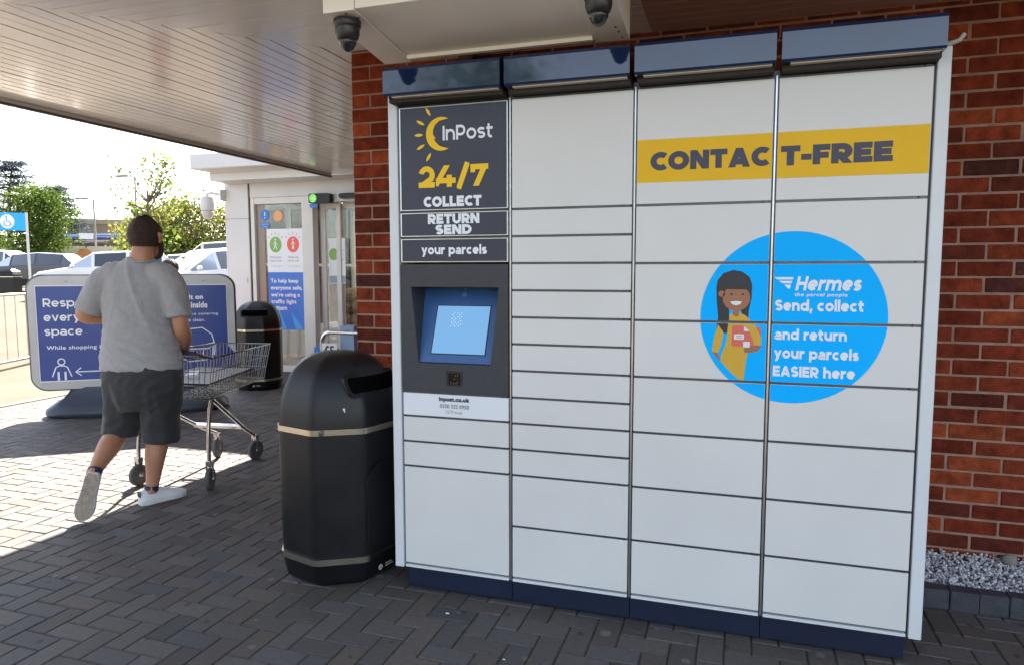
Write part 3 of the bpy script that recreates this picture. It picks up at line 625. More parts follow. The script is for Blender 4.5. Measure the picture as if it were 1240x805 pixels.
# left column: dark panels
lp=[]
for a,b in zip(C1[:-1],C1[1:]):
    fr=MB(); x0,x1=G,W-G; z0,z1=b+0.0045,a-0.0045; f=0.006
    fr.box(x0,x0+f,-0.001,0.017,z0,z1,0.0008); fr.box(x1-f,x1,-0.001,0.017,z0,z1,0.0008); fr.box(x0+f,x1-f,-0.0005,0.017,z0,z0+f*0.8,0.0008); fr.box(x0+f,x1-f,-0.0005,0.017,z1-f*0.8,z1,0.0008)
    mb=MB(); mb.box(x0+f,x1-f,0.002,0.016,z0+f*0.8,z1-f*0.8); o=obj('sign_panel',mb,SIGN_DARK,lock,world=True); obj('frame',fr,ALU,o,world=True); lp.append(o)
fnS=lambda u,v,d:(u,0.002-d,v)
mb=MB(); crisp(mb,'InPost',0.211,1.993,0.224,0.060,fnS,0.0008,0.175,0.10); crisp(mb,'COLLECT',0.119,1.717,0.265,0.044,fnS,0.0008,0.285,0.06); obj('lettering',mb,TEXT_WHITE,lp[0],world=True)
mb=MB(); crisp(mb,'24/7',0.097,1.786,0.318,0.116,fnS,0.0008,0.25,0.055); obj('lettering',mb,LOGO_YELLOW,lp[0],world=True)
mb=MB()
def arc(cx,cz,r,a0,a1,n=20): return [(cx+r*math.cos(R(a0+(a1-a0)*k/n)),cz+r*math.sin(R(a0+(a1-a0)*k/n))) for k in range(n+1)]
mb.flat(arc(0.204,2.021,0.0700,62,298,28)+[(0.212,1.966),(0.194,1.973),(0.179,1.987),(0.170,2.002),(0.180,2.004),(0.171,2.012),(0.166,2.022),(0.167,2.041),(0.177,2.060),(0.196,2.075)],fnS,0.0008)
for g,r0,r1 in ((122,0.090,0.132),(152,0.086,0.130),(180,0.083,0.125),(208,0.086,0.130),(238,0.090,0.132)):
    c,s=math.cos(R(g)),math.sin(R(g)); n=7; P=[]
    for k in range(n+1): t=k/n; P.append((r0+(r1-r0)*t,0.0065*math.sin(PI*t)**0.8))
    for k in range(n,-1,-1): t=k/n; P.append((r0+(r1-r0)*t,-0.0065*math.sin(PI*t)**0.8))
    mb.flat([(0.204+a*c-b*s,2.021+a*s+b*c) for a,b in P[:-1]],fnS,0.0008)
obj('logo',mb,LOGO_YELLOW,lp[0],world=True)
mb=MB(); crisp(mb,'RETURN',0.138,1.645,0.236,0.042,fnS,0.0008,0.285,0.06); crisp(mb,'SEND',0.173,1.600,0.166,0.041,fnS,0.0008,0.285,0.06); obj('lettering',mb,TEXT_WHITE,lp[1],world=True)
mb=MB(); crisp(mb,'your parcels',0.106,1.505,0.301,0.052,fnS,0.0008,0.245); obj('lettering',mb,TEXT_WHITE,lp[2],world=True)
letter([('inpost.co.uk',0.182,0.876,0.142,0.024,0.05,0)],TEXT_DARK,info); letter([('0330 335 0950',0.186,0.851,0.136,0.017,0.015,0),('CCTV in use',0.215,0.828,0.075,0.013,0.0,0)],TEXT_GREY,info)
# touch-screen terminal: bezel plate with a tapering recess
mb=MB(); x0,x1,z0,z1=G,W-G,0.9185,1.4725; yb=0.14
A=[(0.055,1.376),(0.460,1.376),(0.421,1.044),(0.086,1.044)]; D=[yb,yb,0.006,0.006]
O=[(x0,z1),(x1,z1),(x1,z0),(x0,z0)]
vs=[(x,0.0,z) for x,z in O]+[(x,0.0,z) for x,z in A]+[(A[0][0]+0.004,yb,1.372),(A[1][0]-0.004,yb,1.372),(A[2][0]-0.002,0.008,1.048),(A[3][0]+0.002,0.008,1.048)]+[(x,0.018,z) for x,z in O]
mb.add(vs,[(0,1,5,4),(1,2,6,5),(2,3,7,6),(3,0,4,7),(4,5,9,8),(5,6,10,9),(6,7,11,10),(7,4,8,11),(0,12,13,1),(1,13,14,2),(2,14,15,3),(3,15,12,0)])
term=obj('terminal',mb,TERM_DARK,lock,world=True,fix=False)
o0=Vector((0.088,0.0085,1.049)); ex=Vector((1,0,0)); ey=(Vector((0.0,yb,1.372))-Vector((0.0,0.0085,1.049))); Ls=ey.length; ey.normalize(); nn=ex.cross(ey)
fT=plane_fn(o0,ex,ey,nn)
mb=MB(); mb.flat([(0.0,0.0),(0.331,0.0),(0.368,Ls-0.004),(-0.029,Ls-0.004)],fT,0.0005); obj('screen_surround',mb,TERM_BLUE,term,world=True)
mb=MB(); mb.prism([(0.046,0.036),(0.302,0.036),(0.302,0.262),(0.046,0.262)],fT,0.001,0.0025); obj('screen_edge',mb,BLACK,term,world=True)
mb=MB(); mb.flat([(0.050,0.040),(0.298,0.040),(0.298,0.258),(0.050,0.258)],fT,0.0032); scr=obj('screen',mb,mat('lcd',(0.02,0.03,0.05),0.12,emit=(0.20,0.46,0.80),estr=0.11),term,world=True)
mb=MB()
for i in range(6):
    for j in range(8):
        if (i+j)%2==0 and rng.random()<0.85: mb.flat(circle(0.125+i*0.0085,0.165+j*0.0085,0.0016,n=8),fT,0.0036)
obj('display_mark',mb,mat('lcd_mark',(0.1,0.1,0.1),0.3,emit=(0.75,0.9,1.0),estr=0.2),scr,world=True)
mb=MB(); mb.prism(circle(0.168,0.312,0.011,n=24),fT,0.001,0.003); mb.prism(circle(0.168,0.337,0.006,n=16),fT,0.001,0.0025); obj('sensor',mb,mat('sensor_blue',(0.10,0.22,0.45),0.2),term,world=True)
mb=MB()
for u in (0.285,0.305): 
    for v in (0.335,): mb.prism(circle(u,v,0.006,n=14),fT,0.001,0.002)
obj('screw',mb,FRAME_GREY,term,world=True)
mb=MB(); mb.box(0.217,0.293,-0.002,0.012,0.950,1.014,0.002); sc_=obj('scanner',mb,BLACK,term,world=True)
mb=MB(); mb.box(0.228,0.282,-0.0045,-0.0022,0.958,1.004,0.001); obj('scanner_window',mb,mat('scanner_glass',(0.008,0.007,0.006),0.25,spec=0.2),sc_,world=True)
mb=MB()
for q in ((0.240,0.965),(0.252,0.962),(0.264,0.962),(0.272,0.968),(0.262,0.995),(0.272,0.997),(0.257,0.982)): mb.ell((q[0],-0.005,q[1]),0.0025,0.0015,0.0025,8,5)
obj('scanner_light',mb,mat('scanner_led',(0.3,0.12,0.08),0.3),sc_,world=True)

# ------------------------------------------------------------------ litter bins
def litter_bin(label,x,y,rz,group='black domed litter bins'):
    t=thing('litter_bin',label,'litter bin',(x,y,0),rz,group); t.scale=(1.03,1.03,1.0)
    def ring(r,z,k=0.86,n=8):                                # rounded octagon
        out=[]
        for i in range(n):
            a=2*PI*i/n+PI/8
            for dlt in (-0.30,-0.1,0.1,0.30):
                g=a+dlt*0.40; r_=0; rr=r*(0.955+0.045*math.cos((abs(dlt)/0.30)*1.2)); out.append((rr*math.cos(g),rr*math.sin(g),z))
        return out
    mb=MB(); mb.loft([ring(0.235,0.0),ring(0.262,0.025),ring(0.281,0.115)]); obj('base',mb,BLACK_PLASTIC,t,28)
    mb=MB(); mb.loft([ring(0.287,0.114),ring(0.287,0.142)]); obj('band',mb,BAND,t,28)
    mb=MB(); mb.loft([ring(0.279,0.143),ring(0.281,0.3),ring(0.283,0.714)]); b=obj('body',mb,BLACK_PLASTIC,t,28)
    mb=MB(); mb.loft([ring(0.29,0.715),ring(0.29,0.741)]); bd=obj('band',mb,BAND,t,28)
    mb=MB(); mb.lathe([(0.012,0),(0.012,0.006),(0.006,0.007)],(0,0,0),12); rv=obj('buckle',mb,FRAME_GREY,bd); rv.rotation_euler=(R(90),0,R(-60)); rv.location=(-0.245,-0.148,0.728)
    mb=MB(); rings=[]
    for k in range(13):
        g=k/12*PI/2*0.97; rings.append(ring(0.283*math.cos(g)**0.66,0.742+0.322*math.sin(g)))
    mb.loft(rings); dome=obj('dome',mb,BLACK_PLASTIC,t,28)
    # hooded opening: raised frame with a dark mouth on the front facet
    for sgn in (0,):
        fr=MB(); n=12; fn=lambda u,v,d:(u,-d,v)
        def surf(u,v,o=0.0):                                 # point on the dome's front
            s=min(0.999,max(0,(v-0.742)/0.322)); g=math.asin(s); r=0.283*math.cos(g)**0.66*0.955+o; return (u,-math.sqrt(max(0.0004,r*r-u*u*0.55)),v)
        out=rrect(-0.160,0.880,0.160,0.982,0.03,5); inn=rrect(-0.145,0.897,0.145,0.968,0.02,5)
        vs=[surf(u,v,0.004) for u,v in out]+[surf(u,v,0.012) for u,v in out]+[surf(u,v,0.010) for u,v in inn]+[surf(u,v,-0.05) for u,v in inn]; m_=len(out)
        fr.add(vs,[(r*m_+i,r*m_+(i+1)%m_,(r+1)*m_+(i+1)%m_,(r+1)*m_+i) for r in range(3) for i in range(m_)]); obj('opening_frame',fr,BLACK_PLASTIC,dome,60)
        mo=MB(); nu,nv=10,6; g_=[(-0.147+0.294*i/nu,0.899+0.067*j/nv) for j in range(nv+1) for i in range(nu+1)]
        mo.add([surf(u,v,0.006) for u,v in g_],[(j*(nu+1)+i,j*(nu+1)+i+1,(j+1)*(nu+1)+i+1,(j+1)*(nu+1)+i) for j in range(nv) for i in range(nu)]); obj('opening',mo,MOUTH,dome)
    mb=MB(); arch=[(-0.10,0.20),(0.10,0.20),(0.10,0.47)]+[(0.10*math.cos(R(a)),0.47+0.10*math.sin(R(a))) for a in range(15,180,15)]+[(-0.10,0.47)]
    mb.prism(arch,FY,0.262,0.273); obj('door_panel',mb,BLACK_PLASTIC,b)
    mb=MB(); mb.flat(circle(-0.03,0.065,0.014,n=16),FY,0.274); mb.flat([(0.0,0.058),(0.05,0.058),(0.05,0.064),(0.0,0.064)],FY,0.274); mb.flat([(0.0,0.069),(0.042,0.069),(0.042,0.075),(0.0,0.075)],FY,0.274)
    obj('maker_mark',mb,mat('mark_grey',(0.35,0.35,0.36),0.5),t)
    return t
nb=litter_bin('black domed litter bin with two steel bands standing beside the parcel locker',-0.412,0.150,R(75))
fb=litter_bin('black domed litter bin standing beside the white shop entrance',-4.2,4.42,R(30))
mb=MB(); mb.ell((0,0,0),0.006,0.004,0.006,8,5); mb.ell((0.003,0,-0.008),0.003,0.003,0.007,8,5); dr=obj('dropping',mb,TEXT_WHITE,nb); dr.location=(-0.17,-0.21,0.83)

# ------------------------------------------------------------------ poster stand
def poster_stand(loc,rz,label,front=True,group=None):
    t=thing('poster_stand',label,'poster stand',loc,rz,group); Wd=0.955
    mb=MB(); o=rrect(-Wd,0.255,Wd,1.405,0.15,8); i=rrect(-Wd+0.012,0.267,Wd-0.012,1.393,0.14,8); m_=len(o)
    vs=[(u,-0.055,v) for u,v in i]+[(u,-0.045,v) for u,v in o]+[(u,0.045,v) for u,v in o]+[(u,0.055,v) for u,v in i]
    mb.add(vs,[(r*m_+k,r*m_+(k+1)%m_,(r+1)*m_+(k+1)%m_,(r+1)*m_+k) for r in range(3) for k in range(m_)]); obj('edge',mb,mat('stand_edge',(0.10,0.10,0.105),0.4,metal=0.5),t,50)
    mb=MB(); mb.prism(rrect(-Wd+0.014,0.269,Wd-0.014,1.391,0.14,8),FY,0.050,0.054); mb.prism(rrect(-Wd+0.014,0.269,Wd-0.014,1.391,0.14,8),FY,-0.054,-0.050); obj('frame',mb,mat('stand_grey',(0.42,0.42,0.43),0.4,metal=0.3,var=0.08),t,30)
    mb=MB(); rings=[]
    for z,rx,ry in ((0.0,0.80,0.27),(0.03,0.845,0.29),(0.075,0.84,0.285),(0.125,0.78,0.22),(0.18,0.69,0.12),(0.25,0.63,0.075),(0.283,0.62,0.065)):
        rings.append([(rx*math.copysign(abs(math.cos(g))**0.55,math.cos(g)),ry*math.copysign(abs(math.sin(g))**0.7,math.sin(g)),z) for g in [2*PI*k/40 for k in range(40)]])
    mb.loft(rings); obj('base',mb,mat('stand_base',(0.035,0.042,0.06),0.42,var=0.15),t,50)
    if front:
        a,b,c,d=-Wd+0.085,0.352,Wd-0.085,1.295
        mb=MB(); mb.prism([(a,b),(c,b),(c,d),(a,d)],FY,0.0542,0.0565); p=obj('poster',mb,POSTER_BLUE,t)
        e=MB(); ribbon(e,[(a,b),(c,b),(c,d),(a,d)],0.012,FY,0.0572,True); obj('poster_margin',e,NOTICE_WHITE,p)
        e=MB(); x=a+0.06
        crisp(e,'Respect',x,1.065,0.46,0.105,FY,0.0575,0.18); crisp(e,"everyone's",x,0.925,0.60,0.105,FY,0.0575,0.18); crisp(e,'space',x,0.785,0.33,0.085,FY,0.0575,0.18)
        text(e,'While shopping in-store',x+0.01,0.655,0.68,0.05,FY,0.0575,0.015)
        text(e,'keep it on',c-0.53,1.13,0.30,0.065,FY,0.0575,0.04); text(e,'when inside',c-0.52,1.055,0.33,0.065,FY,0.0575,0.04)
        text(e,'Your face covering',c-0.52,0.975,0.43,0.034,FY,0.0575,0.01); text(e,'must be clean.',c-0.52,0.915,0.30,0.034,FY,0.0575,0.01)
        obj('lettering',e,TEXT_WHITE,p)
        e=MB(); w=0.011
        def figure(cx):
            ribbon(e,circle(cx,0.545,0.030,n=20),w,FY,0.0575,True)
            ribbon(e,[(cx-0.085,0.395),(cx-0.05,0.490),(cx-0.02,0.505),(cx+0.02,0.505),(cx+0.05,0.490),(cx+0.085,0.395)],w,FY,0.0575)
            for q in (-0.030,0.030): ribbon(e,[(cx+q,0.445),(cx+q,0.36)],w*1.7,FY,0.0576)
        figure(x+0.13); figure(x+0.72)
        ribbon(e,[(x+0.25,0.44),(x+0.60,0.44)],w,FY,0.0575)
        for q,s in ((x+0.25,1),(x+0.60,-1)): ribbon(e,[(q+s*0.05,0.48),(q,0.44),(q+s*0.05,0.40)],w,FY,0.0576)
        mx,mz=c-0.28,0.66                                     # outline of a face with a covering
        ribbon(e,[(mx-0.17,mz-0.02),(mx-0.15,mz+0.10),(mx-0.08,mz+0.18),(mx+0.03,mz+0.19),(mx+0.12,mz+0.12),(mx+0.15,mz),(mx+0.14,mz-0.1)],w,FY,0.0575)
        ribbon(e,[(mx-0.16,mz+0.01),(mx-0.05,mz-0.005),(mx+0.05,mz+0.01),(mx+0.14,mz+0.03)],w,FY,0.0576)
        ribbon(e,[(mx-0.16,mz-0.09),(mx-0.13,mz-0.03),(mx+0.08,mz-0.03),(mx+0.13,mz+0.0),(mx+0.12,mz-0.12),(mx+0.05,mz-0.15),(mx-0.10,mz-0.16),(mx-0.17,mz-0.13)],w,FY,0.0577)
        ribbon(e,[(mx+0.04,mz-0.04),(mx+0.02,mz-0.15)],w,FY,0.0578)
        obj('drawing',e,TEXT_WHITE,p)
        e=MB(); e.flat([(mx+0.10,mz-0.22),(mx+0.20,mz-0.02),(mx+0.27,mz+0.0),(mx+0.34,mz-0.08),(mx+0.36,mz-0.25),(c-0.015,b+0.01),(mx+0.05,b+0.01)],FY,0.0574); obj('drawing',e,mat('poster_deep',(0.012,0.03,0.20),0.25),p)
        e=MB(); [e.lathe([(0.012,0.0),(0.010,0.004)],(q,-0.0555,1.335),8) for q in (-0.6,0.65)]; obj('latch',e,FRAME_GREY,t)
    return t
ang=math.atan2(1.05,1.47)
poster_stand((-4.455,2.85,0),ang,'wide blue poster stand on a dark base behind the walking man')
poster_stand((-6.95,1.62,0),ang*0.7,'grey poster stand with its blank back, added out of view on the left to cast a shadow',False)  # unseen stand, put in for the shadow it throws on the paving

# ------------------------------------------------------------------ shopping trolley
def trolley():
    t=thing('shopping_trolley','empty wire shopping trolley pushed by the man in grey','shopping trolley',(-2.15,0.885,0),math.atan2(0.134,0.99))
    def wheel(x,y,rz):
        mb=MB(); mb.lathe([(0.069,-0.014),(0.074,-0.007),(0.074,0.007),(0.069,0.014)],n=28); w=obj('castor',mb,mat('castor_grey',(0.085,0.085,0.09),0.6,var=0.2,scale=30),t,40); w.location=(x,y,0.074); w.rotation_euler=(0,R(90),rz)
        f=MB(); f.obox((-0.055,0,0.020),(0.062,0,0),(0,0.015,0),(0,0,0.0015)); f.obox((-0.055,0,-0.020),(0.062,0,0),(0,0.015,0),(0,0,0.0015)); f.obox((-0.105,0,0),(0.014,0,0),(0,0.018,0),(0,0,0.021)); f.lathe([(0.012,-0.024),(0.012,0.024)],n=12); obj('fork',f,CHROME,w)
    for s in (-1,1): wheel(0.265*s,0.0,0.25*s); wheel(0.16*s,0.74,-0.2*s)
    for s in (-1,1):
        mb=MB(); mb.tube([(0.262*s,0.0,0.175),(0.262*s,0.0,0.25),(0.257*s,0.015,0.42),(0.262*s,0.03,0.53),(0.275*s,0.035,0.6)],0.0135,10); mb.tube([(0.262*s,0.0,0.155),(0.262*s,0.0,0.185)],0.02,10); obj('leg',mb,CHROME,t,60)
        mb=MB(); mb.tube([(0.272*s,0.05,0.595),(0.25*s,0.16,0.53),(0.18*s,0.58,0.27),(0.162*s,0.72,0.20),(0.16*s,0.738,0.165)],0.0135,10); mb.tube([(0.16*s,0.74,0.15),(0.16*s,0.74,0.18)],0.02,10); obj('leg',mb,CHROME,t,60)
    mb=MB(); mb.obox((0,0.52,0.305),(0.195,0,0),(0,0.016,0.006),(0,-0.004,0.010)); obj('cross_bar',mb,CHROME,t)
    # basket
    mb=MB(); r=0.0026
    def P(u,v,w):                                            # u -1..1 across, v 0 rear..1 front, w 0 bottom..1 top
        hw=(0.30-0.085*v)*(0.88+0.12*w); y=0.02+0.83*v+0.06*w*v; z=(0.60+0.02*v)+w*(0.275-0.02*v); return (u*hw,y,z)
    for w_,rr in ((0,0.004),(0.33,r),(0.66,r),(1,0.0048)): mb.tube([P(-1,0,w_),P(1,0,w_),P(1,1,w_),P(-1,1,w_)],rr,6,closed=True)
    for k in range(25):
        v=k/24
        for s in (-1,1): mb.tube([P(s,v,0),P(s,v,1)],r,5)
    for k in range(15):
        u=-1+2*k/14
        mb.tube([P(u,0,1),P(u,0,0),P(u,1,0),P(u,1,1)],r,5)
    for k in range(9): mb.tube([P(-1,(k+.5)/9,0),P(1,(k+.5)/9,0)],r,5)
    obj('basket',mb,WIRE,t,60)
    mb=MB(); mb.prism([(-0.25,0.04),(0.25,0.04),(0.215,0.62),(-0.215,0.62)],lambda u,v,d:(u,v,d+0.04*v),0.69,0.70); obj('baby_seat_flap',mb,BLACK,t)
    mb=MB(); mb.prism([(-0.03,0.2),(0.05,0.21),(0.04,0.28),(-0.04,0.26)],lambda u,v,d:(u,v,d+0.35*v),0.655,0.658); obj('leaflet_holder',mb,NOTICE_WHITE,t)
    mb=MB()
    for s in (-1,1): mb.tube([(0.29*s,0.03,0.875),(0.285*s,-0.06,0.90),(0.275*s,-0.13,0.925)],0.011,8)
    obj('handle_arm',mb,CHROME,t,60)
    mb=MB(); mb.tube([(-0.285,-0.135,0.927),(0.285,-0.135,0.927)],0.016,12); obj('handle',mb,mat('handle_grey',(0.06,0.065,0.08),0.4),t,60)
    return t
trolley()

# ------------------------------------------------------------------ people
def chain(mb, pts, side=None, n=16):
    """smooth tapering limb: pts = (x,y,z,rx,ry); Catmull-Rom resampled; rx across (local x), ry the other way"""
    P=[np.array(p,float) for p in pts]; P=[2*P[0]-P[1]]+P+[2*P[-1]-P[-2]]; Q=[]
    for i in range(1,len(P)-2):
        for k in range(5):
            t=k/5; a,b,c,d=P[i-1:i+3]; Q.append(0.5*((2*b)+(-a+c)*t+(2*a-5*b+4*c-d)*t*t+(-a+3*b-3*c+d)*t**3))
    Q.append(P[-2]); rings=[]; m=len(Q)
    sd=Vector(side or (1,0,0))
    for i in range(m):
        T=Vector(Q[min(i+1,m-1)][:3]-Q[max(i-1,0)][:3]).normalized(); u=(sd-T*sd.dot(T)).normalized(); w=T.cross(u); c=Vector(Q[i][:3])
        rings.append([c+u*(max(0.003,Q[i][3])*math.cos(2*PI*k/n))+w*(max(0.003,Q[i][4])*math.sin(2*PI*k/n)) for k in range(n)])
    mb.loft(rings)
def hand(mb, wrist, fwd, up, side, curl=1.2, scale=1.0, thumb=1):
    """palm and five separate fingers; fwd = pointing direction, up = back of the hand, side = thumb side"""
    w,f,u,s=Vector(wrist),Vector(fwd).normalized(),Vector(up).normalized(),Vector(side).normalized(); k=scale
    pal=[w+f*0.0,w+f*0.03*k,w+f*0.07*k,w+f*0.095*k]; chain(mb,[(*pal[0],0.026*k,0.020*k),(*pal[1],0.034*k,0.019*k),(*pal[2],0.040*k,0.017*k),(*pal[3],0.036*k,0.013*k)],side=tuple(s))
    for i,(off,l) in enumerate(((0.030,0.072),(0.010,0.080),(-0.010,0.075),(-0.028,0.060))):
        p=w+f*0.085*k+s*off*k; a=0.15; pts=[(*p,0.0095*k,0.0095*k)]
        for seg,fr in enumerate((0.42,0.32,0.26)):
            d=f*math.cos(a)-u*math.sin(a); p=p+d*l*fr*k; r=(0.0090,0.0082,0.0065)[seg]*k; pts.append((*p,r,r)); a+=curl*(0.75 if seg==0 else 0.6)
        chain(mb,pts,side=tuple(s),n=10)
    p=w+f*0.025*k+s*0.026*k; q=p+(f*0.6+s*0.75-u*0.25).normalized()*0.035*k; e=q+(f*0.9+s*0.1-u*0.5).normalized()*0.03*k
    chain(mb,[(*p,0.013*k,0.013*k),(*q,0.011*k,0.011*k),(*e,0.008*k,0.008*k)],side=tuple(u),n=10)
def head(mb, c, tilt=0.0, s=1.0):
    x,y,z=c
    mb.ell((x,y-0.004*s,z+0.022*s),0.083*s,0.103*s,0.103*s,24,16)                           # skull (face towards +y)
    chain(mb,[(x,y+0.040*s,z+0.03*s,0.070*s,0.055*s),(x,y+0.046*s,z-0.035*s,0.068*s,0.056*s),(x,y+0.056*s,z-0.085*s,0.046*s,0.042*s),(x,y+0.060*s,z-0.108*s,0.026*s,0.026*s)])
    chain(mb,[(x,y+0.098*s,z+0.022*s,0.010*s,0.010*s),(x,y+0.112*s,z-0.006*s,0.013*s,0.012*s),(x,y+0.110*s,z-0.022*s,0.018*s,0.012*s),(x,y+0.100*s,z-0.028*s,0.012*s,0.006*s)])   # nose
    chain(mb,[(x-0.024*s,y+0.099*s,z-0.056*s,0.004*s,0.006*s),(x,y+0.104*s,z-0.055*s,0.005*s,0.008*s),(x+0.024*s,y+0.099*s,z-0.056*s,0.004*s,0.006*s)],side=(0,0,1))                         # lips
    for q in (-1,1): chain(mb,[(x+q*0.086*s,y-0.004*s,z-0.028*s,0.006*s,0.010*s),(x+q*0.094*s,y-0.008*s,z-0.002*s,0.008*s,0.017*s),(x+q*0.098*s,y-0.014*s,z+0.024*s,0.008*s,0.018*s),(x+q*0.092*s,y-0.008*s,z+0.036*s,0.005*s,0.010*s)])
def eyes(parent,c,s=1.0):
    mb=MB(); [mb.ell((c[0]+q*0.033*s,c[1]+0.088*s,c[2]+0.008*s),0.012*s,0.012*s,0.008*s,12,8) for q in (-1,1)]; e=obj('eye',mb,mat('eye_white',(0.7,0.7,0.68),0.3),parent,180)
    mb=MB(); [mb.ell((c[0]+q*0.033*s,c[1]+0.0975*s,c[2]+0.008*s),0.0055*s,0.004*s,0.0055*s,10,6) for q in (-1,1)]; obj('iris',mb,BLACK,e,180)
def hair_cap(c,s=1.0,long=0.0):
    mb=MB(); x,y,z=c; n=36; m=20
    rings=[]
    for i in range(m+1):
        g=PI*0.71*i/m+0.001; row=[]
        for k in range(n):
            a=2*PI*k/n; fr=max(0,math.sin(a))                 # +y is the face: hairline sits higher there
            gg=min(g,R(62)+(1-fr)**1.2*R(66)+0.07*mnoise.noise(Vector((math.cos(a)*9,math.sin(a)*9,5)))); rr=1.0+0.035*mnoise.noise(Vector((math.cos(a)*3,math.sin(a)*3,gg*4)))
            row.append((x+0.0905*s*rr*math.sin(gg)*math.cos(a),y-0.006*s+0.112*s*rr*math.sin(gg)*math.sin(a),z+0.022*s+0.115*s*rr*math.cos(gg)))
        rings.append(row)
    mb.loft(rings,cap=False); rr_=np.random.default_rng(4); cen=Vector((x,y,z))
    for q in range(5200):
        i=rr_.integers(1,m); k=rr_.integers(0,n); p=Vector(rings[i][k])+Vector(rr_.normal(0,0.004,3)); nr=(p-cen).normalized()
        dn=(Vector((0,-0.3,-1))-nr*Vector((0,-0.3,-1)).dot(nr)); dn=dn.normalized() if dn.length>1e-3 else Vector((0,-1,0)); dn=(dn+Vector(rr_.normal(0,0.45,3))).normalized(); sd=nr.cross(dn).normalized()*0.0011
        L_=rr_.uniform(0.006,0.013); tip=p+dn*L_+nr*L_*0.42; mb.add([p-sd,p+sd,tip],[(0,1,2)])
    return mb
def shoe(name,parent,heel,toe,up,m=SHOE):
    """lace-up trainer from the heel to the toe on a flat sole; up = away from the sole"""
    h,t,u=Vector(heel),Vector(toe),Vector(up); f=(t-h); Ln=f.length; f.normalize(); u=(u-f*u.dot(f)).normalized(); s=f.cross(u)
    fn=lambda a,b,c: tuple(h+f*a+s*b+u*c)
    prof=[(0.0,0.026),(0.03,0.039),(0.09,0.040),(0.15,0.043),(0.20,0.053),(0.245,0.051),(0.275,0.039),(0.292,0.018)]; k=Ln/0.295
    out=[]
    for a,w in prof: out.append((a*k,w))
    poly=[(a,w) for a,w in out]+[(a,-w*0.92) for a,w in out[::-1]]
    mb=MB(); mb.loft([[fn(a+0.002,b*0.96,0.0) for a,b in poly],[fn(a,b*1.05,0.006) for a,b in poly],[fn(a,b*1.04,0.026) for a,b in poly]]); so_=MB(); so_.flat(poly,lambda a,b,c: fn(a+0.003,b*0.94,c),-0.0015)
    o=obj(name,mb,m,parent,50); obj('sole',so_,SOLE,o)
    hts=[0.085,0.098,0.098,0.085,0.066,0.052,0.044,0.034]; up_=MB(); rings=[]
    for (a,w),hh in zip(out,hts):
        rings.append([fn(a,w*1.0*math.cos(g)**1.0*1.0,0.027+(hh-0.027)*math.sin(g)**0.8) if 0<g<PI else fn(a,w*math.cos(g),0.027) for g in [PI*q/10 for q in range(11)]])
    up_.loft(rings,cap=True,closed_ring=True); obj('upper',up_,m,o,70)
    hl=MB(); hl.loft([[fn(-0.0015+a*k,w*1.03*q,z) for q in (-1,-.4,.4,1)] for a,w,z in ((0.0,0.022,0.052),(-0.002,0.022,0.070),(0.0,0.021,0.088))],cap=False,closed_ring=False); obj('heel_tab',hl,SHOE_NAVY,o)
    la=MB()
    for q in range(5): a=0.115*k+q*0.018*k; z=0.094-q*0.0085; la.tube([fn(a,-0.02,z-0.006),fn(a,0,z+0.004),fn(a,0.02,z-0.006)],0.003,6)
    obj('lace',la,m,o); return o
def fold(scale,amp,seed,zs=1.0):
    def f(c):
        p=Vector((c.x*scale+seed,c.y*scale,c.z*scale*zs)); return amp*(mnoise.noise(p)+0.5*mnoise.noise(p*2.1))
    return f
